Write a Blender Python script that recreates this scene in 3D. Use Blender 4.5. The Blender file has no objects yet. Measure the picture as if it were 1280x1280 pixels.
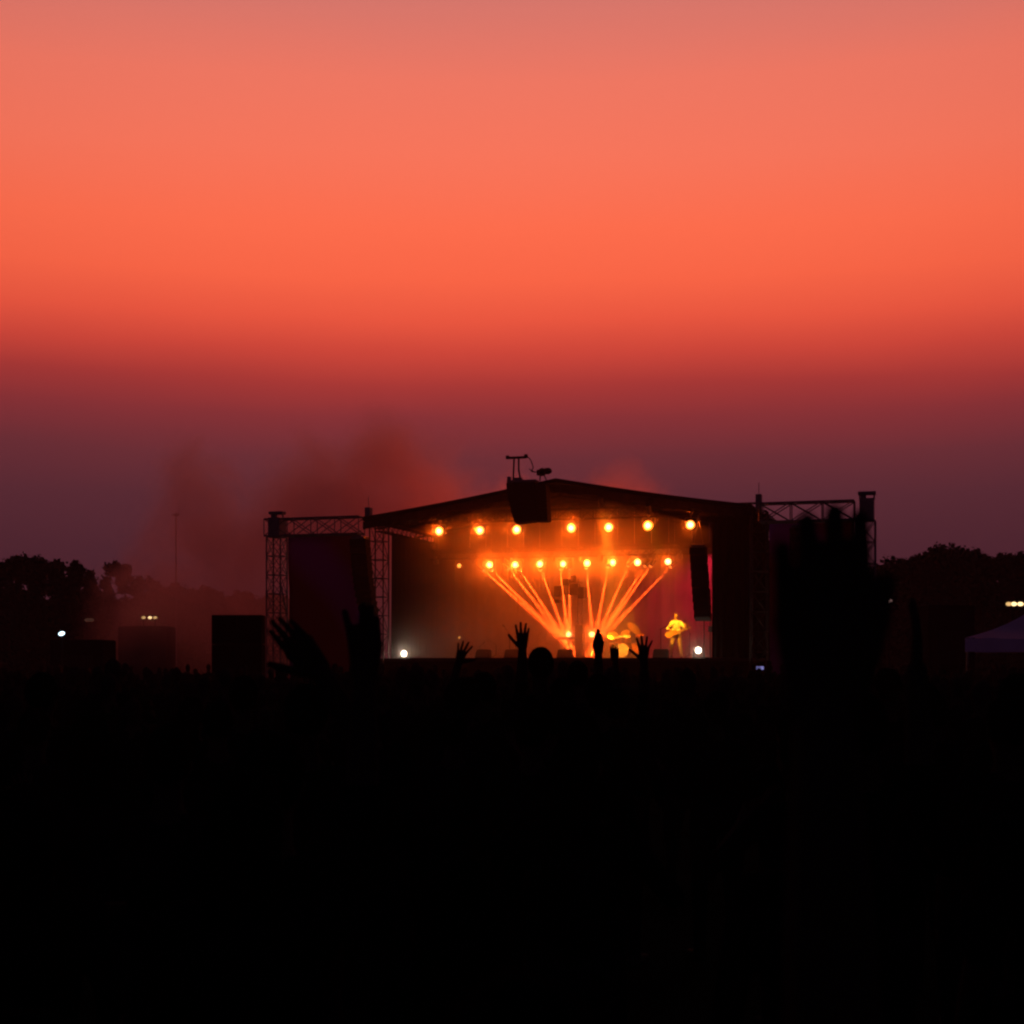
import bpy, bmesh, math, random
from mathutils import Vector, Matrix, noise
R = math.radians
rng = random.Random(7)
scene = bpy.context.scene
col = scene.collection
FP = 1777.8          # focal length in pixels of the 1280 px photograph (50 mm on 36 mm)
HZ = 826.0           # horizon row
CZ = 1.9             # camera height

# ------------------------------------------------------------------ helpers
def srgb(*c):
    return tuple((x/255/12.92 if x/255 <= .04045 else ((x/255+.055)/1.055)**2.4) for x in c)

def at(px, row, Y):
    return Vector(((px-640)/FP*Y, Y, CZ+(HZ-row)/FP*Y))

def empty(name, loc, label, cat, group=None, rz=0.0):
    o = bpy.data.objects.new(name, None); col.objects.link(o)
    o.empty_display_size = .2
    o.location = loc; o.rotation_euler = (0, 0, rz)
    return tag(o, label, cat, group)

def tag(o, label=None, cat=None, group=None, kind=None):
    if label: o['label'] = label
    if cat: o['category'] = cat
    if group: o['group'] = group
    if kind: o['kind'] = kind
    return o

def link_mesh(name, me, mats, parent=None, smooth=False):
    o = bpy.data.objects.new(name, me); col.objects.link(o)
    if not len(me.materials):
        for m in (mats if isinstance(mats, (list, tuple)) else [mats]): me.materials.append(m)
    if smooth:
        for p in me.polygons: p.use_smooth = True
    if parent: o.parent = parent
    return o

def copy_tree(o, parent=None):
    c = o.copy(); col.objects.link(c); c.parent = parent
    for ch in list(o.children): copy_tree(ch, c)
    return c

class MB:
    """collects solid pieces into one mesh"""
    def __init__(self): self.bm = bmesh.new()
    def box(self, c, s, rot=None, bevel=0.0):
        r = bmesh.ops.create_cube(self.bm, size=1.0)
        M = Matrix.Translation(Vector(c)) @ (rot.to_4x4() if rot is not None else Matrix.Identity(4)) @ Matrix.Diagonal((*s, 1))
        bmesh.ops.transform(self.bm, matrix=M, verts=r['verts'])
        if bevel:
            es = list({e for v in r['verts'] for e in v.link_edges})
            bmesh.ops.bevel(self.bm, geom=es, offset=bevel, segments=2, affect='EDGES', profile=.7)
        return self
    def tube(self, p0, p1, r0, r1=None, seg=8, cap=True):
        p0, p1 = Vector(p0), Vector(p1); r1 = r0 if r1 is None else r1
        d = p1-p0
        if d.length < 1e-6: return self
        q = Vector((0, 0, 1)).rotation_difference(d.normalized()).to_matrix().to_4x4()
        M = Matrix.Translation((p0+p1)/2) @ q
        bmesh.ops.create_cone(self.bm, cap_ends=cap, segments=seg, radius1=r0, radius2=r1, depth=d.length, matrix=M)
        return self
    def path(self, pts, r, seg=6):
        for a, b in zip(pts, pts[1:]): self.tube(a, b, r, seg=seg)
        return self
    def ell(self, c, s, seg=14, rot=None):
        M = Matrix.Translation(Vector(c)) @ (rot.to_4x4() if rot is not None else Matrix.Identity(4)) @ Matrix.Diagonal((*s, 1))
        bmesh.ops.create_uvsphere(self.bm, u_segments=seg, v_segments=max(6, seg*2//3), radius=1.0, matrix=M)
        return self
    def bone(self, p0, p1, r0, r1, seg=10):
        """round-ended tapered limb, closed"""
        p0, p1 = Vector(p0), Vector(p1); d = p1-p0; L = max(d.length, 1e-5)
        q = Vector((0, 0, 1)).rotation_difference(d/L).to_matrix()
        prof = []
        for k in range(1, 4):
            a = R(-90+90*k/3); prof.append((r0*math.sin(a), r0*math.cos(a)))
        for k in range(0, 3):
            a = R(90*k/3); prof.append((L+r1*math.sin(a), r1*math.cos(a)))
        bot = self.bm.verts.new(p0+q@Vector((0, 0, -r0))); top = self.bm.verts.new(p0+q@Vector((0, 0, L+r1)))
        rings = []
        for z, rr in prof:
            rings.append([self.bm.verts.new(p0+q@Vector((rr*math.cos(2*math.pi*i/seg), rr*math.sin(2*math.pi*i/seg), z))) for i in range(seg)])
        for i in range(seg):
            j = (i+1) % seg
            self.bm.faces.new((bot, rings[0][j], rings[0][i]))
            self.bm.faces.new((top, rings[-1][i], rings[-1][j]))
            for a, b in zip(rings, rings[1:]): self.bm.faces.new((a[i], a[j], b[j], b[i]))
        return self
    def prism(self, pts, y0, y1, ax='y'):
        """closed outline in local x,z extruded along y"""
        a = [self.bm.verts.new((p[0], y0, p[1])) for p in pts]; b = [self.bm.verts.new((p[0], y1, p[1])) for p in pts]
        n = len(pts)
        self.bm.faces.new(a); self.bm.faces.new(list(reversed(b)))
        for i in range(n):
            j = (i+1) % n; self.bm.faces.new((a[j], a[i], b[i], b[j]))
        return self
    def truss(self, p0, p1, w, h=None, r=.025, bay=None, up=Vector((0, 0, 1)), cross=False):
        p0, p1 = Vector(p0), Vector(p1); h = h or w
        d = (p1-p0); L = d.length; d.normalize()
        if abs(d.dot(up)) > .9: up = Vector((0, 1, 0))
        s = d.cross(up).normalized(); t = s.cross(d).normalized()
        n = max(1, round(L/(bay or w)))
        C = [(-w/2, -h/2), (w/2, -h/2), (w/2, h/2), (-w/2, h/2)]
        P = lambda k, c: p0+d*(L*k/n)+s*c[0]+t*c[1]
        for c in C: self.tube(P(0, c), P(n, c), r, seg=6)
        for k in range(n+1):
            for a, b in zip(C, C[1:]+C[:1]): self.tube(P(k, a), P(k, b), r*.6, seg=4)
            if k < n:
                for i, (a, b) in enumerate(zip(C, C[1:]+C[:1])):
                    if (k+i) % 2 or cross: self.tube(P(k, a), P(k+1, b), r*.55, seg=4)
                    if not (k+i) % 2 or cross: self.tube(P(k, b), P(k+1, a), r*.55, seg=4)
        return self
    def mesh(self, name='m', fix=True):
        if fix: bmesh.ops.recalc_face_normals(self.bm, faces=self.bm.faces[:])
        me = bpy.data.meshes.new(name); self.bm.to_mesh(me); self.bm.free(); return me
    def build(self, name, mat, parent=None, smooth=False):
        return link_mesh(name, self.mesh(name), mat, parent, smooth)

def remesh(mb, voxel, smooth=3, dec=None):
    me = mb.mesh('tmp')
    o = bpy.data.objects.new('tmp', me); col.objects.link(o)
    m = o.modifiers.new('r', 'REMESH'); m.mode = 'VOXEL'; m.voxel_size = voxel
    if smooth:
        s = o.modifiers.new('s', 'SMOOTH'); s.factor = .5; s.iterations = smooth
    if dec:
        d = o.modifiers.new('d', 'DECIMATE'); d.ratio = dec
    dg = bpy.context.evaluated_depsgraph_get()
    out = bpy.data.meshes.new_from_object(o.evaluated_get(dg), depsgraph=dg)
    bpy.data.objects.remove(o); bpy.data.meshes.remove(me)
    for p in out.polygons: p.use_smooth = True
    return out

# ------------------------------------------------------------------ materials
def mat(name, c, rough=.7, metal=0.0, var=.25, scale=6.0, bump=0.0, transl=0.0):
    m = bpy.data.materials.new(name); m.use_nodes = True
    nt = m.node_tree; b = nt.nodes['Principled BSDF']
    tc = nt.nodes.new('ShaderNodeTexCoord'); nz = nt.nodes.new('ShaderNodeTexNoise')
    nz.inputs['Scale'].default_value = scale; nz.inputs['Detail'].default_value = 4
    nt.links.new(tc.outputs['Object'], nz.inputs['Vector'])
    rp = nt.nodes.new('ShaderNodeValToRGB')
    rp.color_ramp.elements[0].position = .3; rp.color_ramp.elements[1].position = .7
    rp.color_ramp.elements[0].color = (*[x*(1-var) for x in c], 1); rp.color_ramp.elements[1].color = (*[min(1, x*(1+var)) for x in c], 1)
    nt.links.new(nz.outputs['Fac'], rp.inputs['Fac']); nt.links.new(rp.outputs['Color'], b.inputs['Base Color'])
    b.inputs['Roughness'].default_value = rough; b.inputs['Metallic'].default_value = metal
    b.inputs['Specular IOR Level'].default_value = (.0 if rough > .9 else .06) if rough > .5 else .5
    if bump:
        bp = nt.nodes.new('ShaderNodeBump'); bp.inputs['Strength'].default_value = bump
        nt.links.new(nz.outputs['Fac'], bp.inputs['Height']); nt.links.new(bp.outputs['Normal'], b.inputs['Normal'])
    if transl:
        t = nt.nodes.new('ShaderNodeBsdfTranslucent'); mx = nt.nodes.new('ShaderNodeMixShader')
        mx.inputs[0].default_value = transl
        nt.links.new(rp.outputs['Color'], t.inputs['Color'])
        nt.links.new(b.outputs[0], mx.inputs[1]); nt.links.new(t.outputs[0], mx.inputs[2])
        nt.links.new(mx.outputs[0], nt.nodes['Material Output'].inputs['Surface'])
    return m

def emit(name, c, s, sample=False):
    m = bpy.data.materials.new(name); m.use_nodes = True
    nt = m.node_tree; nt.nodes.clear()
    e = nt.nodes.new('ShaderNodeEmission'); o = nt.nodes.new('ShaderNodeOutputMaterial')
    e.inputs['Color'].default_value = (*c, 1); e.inputs['Strength'].default_value = s
    nt.links.new(e.outputs[0], o.inputs['Surface'])
    if not sample: m.cycles.emission_sampling = 'NONE'
    return m

M_black = mat('black_paint', (.018, .017, .018), .55, bump=.05)
M_cab = mat('black_cabinet', (.012, .012, .013), .95, scale=30, bump=.1)
M_cloth = mat('black_drape', (.0035, .003, .003), .97, scale=3, bump=.2)
M_drop = mat('dark_backdrop', (.030, .020, .020), .97, scale=1.2, var=.3, bump=.2)
M_roof = mat('dark_roof_membrane', (.012, .011, .011), .95, scale=1.5)
M_alu = mat('dull_aluminium', (.16, .155, .155), .48, .6, scale=12)
M_steel = mat('worn_steel', (.05, .045, .045), .6, .3, scale=12)
M_trussb = mat('black_truss', (.012, .011, .011), .8, scale=12)
M_deck = mat('black_stage_deck', (.025, .022, .02), .85, scale=8, bump=.1)
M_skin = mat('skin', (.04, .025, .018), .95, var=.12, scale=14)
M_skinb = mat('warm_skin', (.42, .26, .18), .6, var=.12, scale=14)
M_jeanb = mat('worn_jeans', (.30, .22, .18), .95, scale=30)
M_hair = mat('dark_hair', (.005, .004, .0035), .95, scale=60, bump=.3)
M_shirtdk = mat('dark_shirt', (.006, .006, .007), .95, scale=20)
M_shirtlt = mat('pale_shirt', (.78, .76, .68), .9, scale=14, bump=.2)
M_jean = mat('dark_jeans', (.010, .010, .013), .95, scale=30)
M_shoe = mat('dark_shoes', (.02, .02, .02), .7)
M_bark = mat('bark', (.05, .035, .025), .95, scale=8, bump=.5)
M_leafA = mat('dark_leaves', (.035, .05, .022), .95, scale=2, var=.4)
M_wood = mat('guitar_wood', (.5, .25, .08), .35, scale=4)
M_neck = mat('guitar_neck', (.3, .2, .12), .5)
M_drumhead = mat('drum_skin', (.75, .7, .6), .6, var=.08)
M_drum = mat('drum_shell', (.35, .12, .05), .35)
M_brass = mat('cymbal_brass', (.75, .5, .18), .28, .9, scale=40)
M_chrome = mat('chrome_hardware', (.55, .55, .55), .25, .9)
M_tent = mat('tent_fabric', (.88, .78, .95), .95, scale=1.0, var=.06, transl=.08)
M_van = mat('dark_van_paint', (.012, .012, .013), .95)
M_glass = mat('dark_glass', (.01, .01, .012), .1)
M_rubber = mat('tyre_rubber', (.012, .012, .012), .9)

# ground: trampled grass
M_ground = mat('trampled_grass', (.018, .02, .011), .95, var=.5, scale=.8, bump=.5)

# ------------------------------------------------------------------ camera
cam = bpy.data.cameras.new('camera'); cam_o = bpy.data.objects.new('camera', cam); col.objects.link(cam_o)
cam_o.location = (0, 0, CZ); cam_o.rotation_euler = (R(90), 0, 0)
cam.lens = 50; cam.sensor_width = 36; cam.shift_y = (HZ-640)/1280.0
cam.clip_start = .05; cam.clip_end = 6000
cam.dof.use_dof = True; cam.dof.focus_distance = 55; cam.dof.aperture_fstop = 5.6
scene.camera = cam_o

# ------------------------------------------------------------------ sky
w = bpy.data.worlds.new('World'); scene.world = w; w.use_nodes = True
nt = w.node_tree; bg = nt.nodes['Background']
tc = nt.nodes.new('ShaderNodeTexCoord'); sp = nt.nodes.new('ShaderNodeSeparateXYZ')
nt.links.new(tc.outputs['Generated'], sp.inputs[0])
def wmath(op, a, b=None, clamp=False):
    n = nt.nodes.new('ShaderNodeMath'); n.operation = op; n.use_clamp = clamp
    for i, v in enumerate((a, b)):
        if v is None: continue
        if isinstance(v, (int, float)): n.inputs[i].default_value = v
        else: nt.links.new(v, n.inputs[i])
    return n.outputs[0]
# very soft unevenness of the afterglow bands
wn = nt.nodes.new('ShaderNodeTexNoise'); wn.inputs['Scale'].default_value = 2.2; wn.inputs['Detail'].default_value = 3
wm = nt.nodes.new('ShaderNodeMapping'); wm.inputs['Scale'].default_value = (1, 1, 5)
nt.links.new(tc.outputs['Generated'], wm.inputs[0]); nt.links.new(wm.outputs[0], wn.inputs['Vector'])
wob = wmath('MULTIPLY', wmath('SUBTRACT', wn.outputs['Fac'], .5), .022)
zz = wmath('ADD', sp.outputs['Z'], wob)
SKY = [(2000, (30, 16, 22)), (826, (58, 29, 37)), (690, (76, 37, 47)), (620, (88, 42, 51)), (570, (106, 46, 53)), (520, (134, 49, 53)), (480, (166, 55, 52)),
       (440, (204, 69, 56)), (400, (232, 85, 62)), (350, (248, 100, 69)), (290, (252, 108, 76)), (200, (246, 116, 90)), (100, (237, 118, 97)), (0, (211, 117, 106))]
ramp = nt.nodes.new('ShaderNodeValToRGB'); cr = ramp.color_ramp
stops = []
for r_, c_ in SKY:
    t = (HZ-r_)/FP; stops.append((max(0, (t/math.sqrt(1+t*t)+.1)/.9), srgb(*c_)))
stops += [((.50+.1)/.9, srgb(150, 104, 104)), ((.58+.1)/.9, srgb(74, 60, 76)), ((.7+.1)/.9, srgb(26, 24, 36)), (1.0, srgb(14, 14, 24))]
while len(cr.elements) < len(stops): cr.elements.new(.5)
for e, (p, c) in zip(cr.elements, stops): e.position = p
for e, (p, c) in zip(cr.elements, stops): e.position = p; e.color = (*c, 1)
nt.links.new(wmath('DIVIDE', wmath('ADD', zz, .1), .9), ramp.inputs[0])
# the eastern half of the sky is already night
hor = wmath('SQRT', wmath('ADD', wmath('MULTIPLY', sp.outputs['X'], sp.outputs['X']), wmath('MULTIPLY', sp.outputs['Y'], sp.outputs['Y'])))
west = wmath('DIVIDE', sp.outputs['Y'], wmath('MAXIMUM', hor, .001))
mr = nt.nodes.new('ShaderNodeMapRange'); mr.interpolation_type = 'SMOOTHSTEP'
mr.inputs['From Min'].default_value = .45; mr.inputs['From Max'].default_value = 1.05
nt.links.new(west, mr.inputs[0])
mixw = nt.nodes.new('ShaderNodeMix'); mixw.data_type = 'RGBA'
nt.links.new(mr.outputs[0], mixw.inputs[0])
mixw.inputs[6].default_value = (*(.0115, .0058, .0170), 1)
nt.links.new(ramp.outputs[0], mixw.inputs[7])
# a trace of the physical twilight sky, sun just under the horizon
sky = nt.nodes.new('ShaderNodeTexSky'); sky.sky_type = 'NISHITA'; sky.sun_disc = False
sky.sun_elevation = R(-4); sky.sun_rotation = R(0); sky.dust_density = 5
addw = nt.nodes.new('ShaderNodeMix'); addw.data_type = 'RGBA'; addw.blend_type = 'ADD'; addw.inputs[0].default_value = .003
nt.links.new(mixw.outputs[2], addw.inputs[6]); nt.links.new(sky.outputs[0], addw.inputs[7])
nt.links.new(addw.outputs[2], bg.inputs[0]); bg.inputs[1].default_value = 1.06

# ------------------------------------------------------------------ ground
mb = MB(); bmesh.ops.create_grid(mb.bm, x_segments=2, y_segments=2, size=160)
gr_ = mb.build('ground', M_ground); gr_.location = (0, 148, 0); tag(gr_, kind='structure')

# ------------------------------------------------------------------ stage frame: turned 17 degrees, right end nearer
TH = R(17); SC, SS = math.cos(TH), math.sin(TH)
OX, OY = 1.6, 54.65
DZ = 2.0             # deck height
def S(u, v, z): return Vector((OX+u*SC+v*SS, OY-u*SS+v*SC, z))
def U(px, v):
    k = (px-640)/FP; return (k*(OY+v*SC)-OX-v*SS)/(SC+k*SS)
def ZR(row, u, v): return CZ+(HZ-row)/FP*(OY-u*SS+v*SC)
def spix(px, row, v):
    u = U(px, v); return (u, v, ZR(row, u, v))

UL, UR = U(460, 0), U(940, 0)
EZ = 7.62; PZ = ZR(598, U(695, 0), -.4)
UP = U(695, -.4)
DEPTH = 9.2
st = empty('concert_stage', S(0, 0, 0), 'open-air concert stage with low gabled dark roof and black deck', 'stage', rz=-TH)
# roof: a shell of two slopes with real thickness, front lip
m_ = MB()
ov = .45
L0, R0 = UL-.05, UR+.05
def slope_strip(v0, v1, seg=10):
    pts = []
    for i in range(seg+1):
        t = i/seg; x = L0+(UP-L0)*t; pts.append((x, EZ+(PZ-EZ)*t - .06*math.sin(math.pi*t)))
    for i in range(1, seg+1):
        t = i/seg; x = UP+(R0-UP)*t; pts.append((x, PZ+(EZ-PZ)*t - .06*math.sin(math.pi*t)))
    low = [(x, z-.16) for x, z in pts]
    return pts+list(reversed(low))
m_.prism(slope_strip(0, 1), -ov, DEPTH)
m_.build('roof', M_roof, st)
# fascia skirt under the front eaves (a slim valance that hangs from the roof edge)
mb = MB()
for i in range(24):
    t0, t1 = i/24, (i+1)/24
    def ez(t):
        x = L0+(R0-L0)*t
        return x, (EZ+(PZ-EZ)*(x-L0)/(UP-L0) if x < UP else PZ+(EZ-PZ)*(x-UP)/(R0-UP))
    x0, z0 = ez(t0); x1, z1 = ez(t1)
    d = .30+.05*math.sin(i*2.1)
    mb.prism([(x0, z0-.2), (x1, z1-.2), (x1, z1-.2-d), (x0, z0-.2-d)], -ov+.04, -ov+.065)
mb.build('valance', mat('thin_valance', (.05, .045, .045), .95, transl=.6), st)
# deck
mb = MB(); mb.box((0, DEPTH/2, DZ-.06), (R0-L0-.2, DEPTH, .12)); mb.build('deck', M_deck, st)
mb = MB()
nsk = 40
for i in range(nsk):
    x0 = L0-.25+(R0-L0+.9)*i/nsk; x1 = L0-.25+(R0-L0+.9)*(i+1)/nsk
    y = .03*math.sin(i*2.4)
    mb.box(((x0+x1)/2, .06+y*.4, (DZ-.115)/2), (x1-x0+.01, .03, DZ-.115))
mb.build('deck_skirt', M_cloth, st)
# four truss legs, front and rear eave trusses, ridge
ULT, URT = U(474, .2), U(949, .2)
for (x, y) in ((ULT, .2), (URT, .2), (ULT+.15, DEPTH-.4), (URT-.15, DEPTH-.4)):
    mb = MB(); mb.truss((x, y, 0), (x, y, EZ-.2), .58, r=.03, bay=.75); mb.build('tower', M_steel, st)
for x in (ULT, URT):   # chain-hoist heads poking out of the eaves
    mb = MB(); mb.box((x-.42*(1 if x < 0 else -.0), .1, EZ+.12), (.22, .3, .6), bevel=.03); mb.tube((x-.42*(1 if x < 0 else 0), .1, EZ+.3), (x-.42*(1 if x < 0 else 0), .1, EZ+.85), .012); mb.build('tower_head', M_alu, st)
VF, VR = 1.4, 5.2
ZF = ZR(648, U(700, VF), VF); ZB = ZR(691, U(720, VR), VR)
mb = MB(); mb.truss((ULT, VF, ZF+.15), (URT, VF, ZF+.15), .4, r=.022, bay=.5); mb.build('front_truss', M_trussb, st)
mb = MB(); mb.truss((ULT, VR, ZB+.05), (URT, VR, ZB+.05), .4, r=.022, bay=.5); mb.build('rear_truss', M_trussb, st)
for x in (ULT, URT):
    mb = MB(); mb.truss((x, .2, EZ-.35), (x, DEPTH-.4, EZ-.35), .35, r=.022, bay=.5); mb.build('side_truss', M_trussb, st)
for v in (.3, 4.6, 8.8):
    mb = MB()
    mb.truss((L0+.3, v, EZ-.28), (UP, v, PZ-.45), .3, r=.02, bay=.45); mb.truss((UP, v, PZ-.45), (R0-.3, v, EZ-.28), .3, r=.02, bay=.45)
    mb.build('rafter', M_trussb, st)

def drape(name, p0, p1, z0, z1, mat_, label, cat, folds=9, amp=.06, n=None, group=None):
    """a pleated hanging cloth between two plan points, real thickness"""
    p0, p1 = Vector(p0), Vector(p1); L = (p1-p0).length; n = n or int(folds*8)
    e = empty(name, S(p0.x, p0.y, z0), label, cat, group, rz=-TH)
    d = (p1-p0).normalized(); nn = Vector((-d.y, d.x))
    bm = bmesh.new(); rows = 10; grid = []
    for i in range(n+1):
        s = i/n; colv = []
        for j in range(rows+1):
            t = j/rows
            a = amp*(1.0-.5*t)*(math.sin(2*math.pi*folds*s+.8*math.sin(7*s))+.5*math.sin(2*math.pi*folds*.37*s+1+t))
            q = d*(L*s)+nn*a
            colv.append(bm.verts.new((q.x, q.y, (z1-z0)*t)))
        grid.append(colv)
    for i in range(n):
        for j in range(rows): bm.faces.new((grid[i][j], grid[i+1][j], grid[i+1][j+1], grid[i][j+1]))
    bmesh.ops.solidify(bm, geom=bm.faces[:], thickness=.012)
    m = MB(); m.bm.free(); m.bm = bm
    m.build('cloth', mat_, e, smooth=True)
    return e
BT = 7.05
bz = 6.55
e = empty('border_cloth', S(0, 5.65, 0), 'black border cloth hanging across the stage above the rear truss', 'border', rz=-TH)
mb = MB()
nb = 60
for i in range(nb):
    def zt(x): return (EZ+(PZ-EZ)*(x-L0)/(UP-L0) if x < UP else PZ+(EZ-PZ)*(x-UP)/(R0-UP))-.22
    x0 = ULT+.3+(URT-ULT-.6)*i/nb; x1 = ULT+.3+(URT-ULT-.6)*(i+1)/nb; y = .04*math.sin(i*1.9)
    mb.prism([(x0, zt(x0)), (x1, zt(x1)), (x1, bz), (x0, bz)], y, y+.02)
mb.build('cloth', M_cloth, e)
drape('backdrop', (ULT-.2, DEPTH-.75), (URT+.2, DEPTH-.75), DZ+.01, BT, M_drop, 'wide dark cloth backdrop closing the rear of the stage', 'backdrop', folds=26, amp=.07)
drape('side_drape', (ULT+.35, .7), (ULT+.35, DEPTH-.8), DZ+.01, EZ-.55, M_cloth, 'black side drape on the darker left inside of the stage', 'drape', folds=14)
drape('side_drape', (U(908, .9), .9), (U(908, .9), DEPTH-.8), DZ+.01, EZ-.55, M_cloth, 'black side drape behind the hanging speaker array on stage right', 'drape', folds=14)
drape('masking_drape', (U(890, .5), .5), (U(940, .5), .5), DZ+.01, EZ-.35, M_cloth, 'black masking drape filling the right front bay of the stage', 'drape', folds=6)

# ------------------------------------------------------------------ wing scaffolds with banners
def banner_material(name):
    m = mat(name, (.09, .03, .12), .9, scale=.6, var=.5, transl=.85)
    nt = m.node_tree
    tc = nt.nodes.new('ShaderNodeTexCoord'); wv = nt.nodes.new('ShaderNodeTexWave')
    mp = nt.nodes.new('ShaderNodeMapping'); mp.inputs['Rotation'].default_value = (0, R(38), 0)
    nt.links.new(tc.outputs['Object'], mp.inputs[0]); nt.links.new(mp.outputs[0], wv.inputs['Vector'])
    wv.inputs['Scale'].default_value = .085; wv.inputs['Distortion'].default_value = 3.0; wv.inputs['Detail'].default_value = 1.5; wv.inputs['Phase Offset'].default_value = 2.2
    rp = nt.nodes.new('ShaderNodeValToRGB')
    rp.color_ramp.elements[0].position = .35; rp.color_ramp.elements[1].position = .95
    rp.color_ramp.elements[0].color = (.16, .018, .04, 1); rp.color_ramp.elements[1].color = (.19, .03, .36, 1)
    nt.links.new(wv.outputs['Fac'], rp.inputs[0])
    for n in nt.nodes:
        if n.type == 'BSDF_PRINCIPLED': nt.links.new(rp.outputs[0], n.inputs['Base Color'])
        if n.type == 'BSDF_TRANSLUCENT': nt.links.new(rp.outputs[0], n.inputs['Color'])
    return m
M_banner = banner_material('printed_banner')
TT = 7.68
def wing(pa, pb, label, block_row, inner):
    """pa = outer tower pixel, pb = inner end pixel"""
    ua, ub = U(pa, -.1), U(pb, -.1)
    e = empty('wing_scaffold', S(ua, -.1, 0), label, 'scaffold', 'truss wings beside the stage', rz=-TH)
    mb = MB(); mb.truss((0, 0, 0), (0, 0, TT-.75), .62, r=.03, bay=.8, cross=True)
    mb.box((0, 0, .04), (.9, .9, .08)); mb.build('tower', M_alu, e)
    mb = MB()
    mb.truss((-.42, 0, TT-.36), (ub-ua, 0, TT-.36), .62, h=.68, r=.035, bay=1.0, cross=True)
    mb.build('top_truss', M_alu, e)
    mb = MB(); mb.box((.02, 0, TT-.36), (.5, .7, .8), bevel=.03)
    for x in (-.23, .27): mb.tube((x, 0, TT), (x, 0, TT+.28), .03)
    mb.box((.02, 0, TT+.24), (.62, .34, .12), bevel=.02); mb.box((-.1, 0, TT+.12), (.18, .2, .2), bevel=.02)
    mb.build('hoist_head', M_alu, e)
    mb = MB(); mb.tube((0, .3, .1), (0, 2.6, .1), .03); mb.tube((0, 2.6, .1), (0, .3, TT-2.5), .03); mb.box((0, 2.5, .3), (1.0, .8, .55), bevel=.03)
    mb.build('outrigger', M_alu, e)
    return ua, ub
wing(346, 452, 'dim truss wing left of the stage carrying a dark banner', 637, 1)
wing(1083, 950, 'dim truss wing right of the stage behind the large blurred hand', 614, -1)

def banner(p0, p1, r_top, v, label):
    u0, u1 = U(p0, v), U(p1, v)
    e = empty('banner', S(u0, v, .35), label, 'banner', 'banners on the truss wings', rz=-TH)
    top = ZR(r_top, u0, v)-.35
    bm = bmesh.new(); n, k = 16, 16; g = []
    for i in range(n+1):
        cl = []
        for j in range(k+1):
            x = (u1-u0)*i/n; z = top*j/k
            cl.append(bm.verts.new((x, .05*math.sin(x*2.1+z*.7)+.03*math.sin(z*1.9), z)))
        g.append(cl)
    for i in range(n):
        for j in range(k): bm.faces.new((g[i][j], g[i+1][j], g[i+1][j+1], g[i][j+1]))
    bmesh.ops.solidify(bm, geom=bm.faces[:], thickness=.008)
    m = MB(); m.bm.free(); m.bm = bm; m.build('cloth', M_banner, e, True)
    mb = MB(); mb.tube((0, 0, top+.03), (u1-u0, 0, top+.03), .03); 
    for q in range(9):
        x = (u1-u0)*(q+.5)/9; mb.tube((x, 0, top+.02), (x, .02, TT-.72-.35+.02), .008, seg=4)
    mb.build('rail', M_alu, e)
banner(361, 452, 671, .3, 'dark banner with purple sweep hanging from the left truss wing')
banner(962, 1068, 655, .3, 'dark purple banner on the right truss wing, mostly behind the hand')

# ------------------------------------------------------------------ line arrays
def line_array(name_label, px, r0, r1, v, width, curve, n, hang_to, group='hanging loudspeaker arrays', lean=0.0):
    u, _, z0 = spix(px, r0, v); z1 = ZR(r1, u, v)
    e = empty('line_array', S(u, v, z1), name_label, 'loudspeaker', group, rz=-TH)
    H = z0-z1; h = H/n
    y = 0.0; x = 0.0; z = H
    for k in range(n):
        t = k/max(1, n-1); a = curve*t*t
        hh = h*.93
        zc = z-h/2
        rot = Matrix.Rotation(-a, 3, 'X')
        mb = MB(); mb.box((0, 0, 0), (width, .5, hh), bevel=.025)
        mb.box((0, -.256, 0), (width*.9, .02, hh*.8))
        bmesh.ops.transform(mb.bm, matrix=Matrix.Translation((x+lean*t, y, zc)) @ rot.to_4x4(), verts=mb.bm.verts[:])
        mb.build('speaker_cabinet', M_cab, e)
        z -= h*math.cos(a); y += h*math.sin(a)*.8
    mb = MB(); mb.box((0, 0, H+.05), (width*.8, .5, .08), bevel=.01)
    for sx in (-.3*width, .3*width): mb.tube((sx, 0, H+.08), (0, 0, hang_to-z1), .015)
    mb.build('flying_frame', M_alu, e)
    return e
line_array('curved black speaker array hanging in front of the left banner', 450, 674, 768, -.5, .7, .55, 10, TT-.6, lean=.22)
line_array('slim black speaker array hanging inside the right edge of the stage', 873, 684, 775, .1, .6, .3, 9, EZ-.3, lean=.14)
line_array('black speaker array hanging from the right truss wing behind the hand', 1000, 660, 755, -.5, .7, .5, 10, TT-.6)

# centre cluster under the gable: wide wedge that narrows towards the bottom
u, v, z0 = spix(660, 604, -.75); z1 = ZR(655, u, v)
e = empty('centre_cluster', S(u, v, z1), 'large dark speaker cluster hanging under the gable peak', 'loudspeaker', rz=-TH)
H = z0-z1
def wedge(x0, x1, xl0, xl1, h0, h1, y0, y1):
    pts = []
    for k in range(7):
        t = k/6; pts.append((x0+(xl0-x0)*(t**1.5), h0+(h1-h0)*t))
    for k in range(7):
        t = 1-k/6; pts.append((x1+(xl1-x1)*t, h0+(h1-h0)*t))
    m = MB(); m.prism(pts, y0, y1); return m
for k in range(4):
    xa = -.78+k*.27; xb = xa+.25
    wedge(xa, xb, xa+.34-.06*k, xb+.34-.06*k, H, .02+.02*k, -.3, .35).build('speaker_cabinet', M_cab, e)
wedge(.34, .78, .42, .84, H-.12, .06, -.25, .3).build('speaker_cabinet', M_cab, e)
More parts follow.
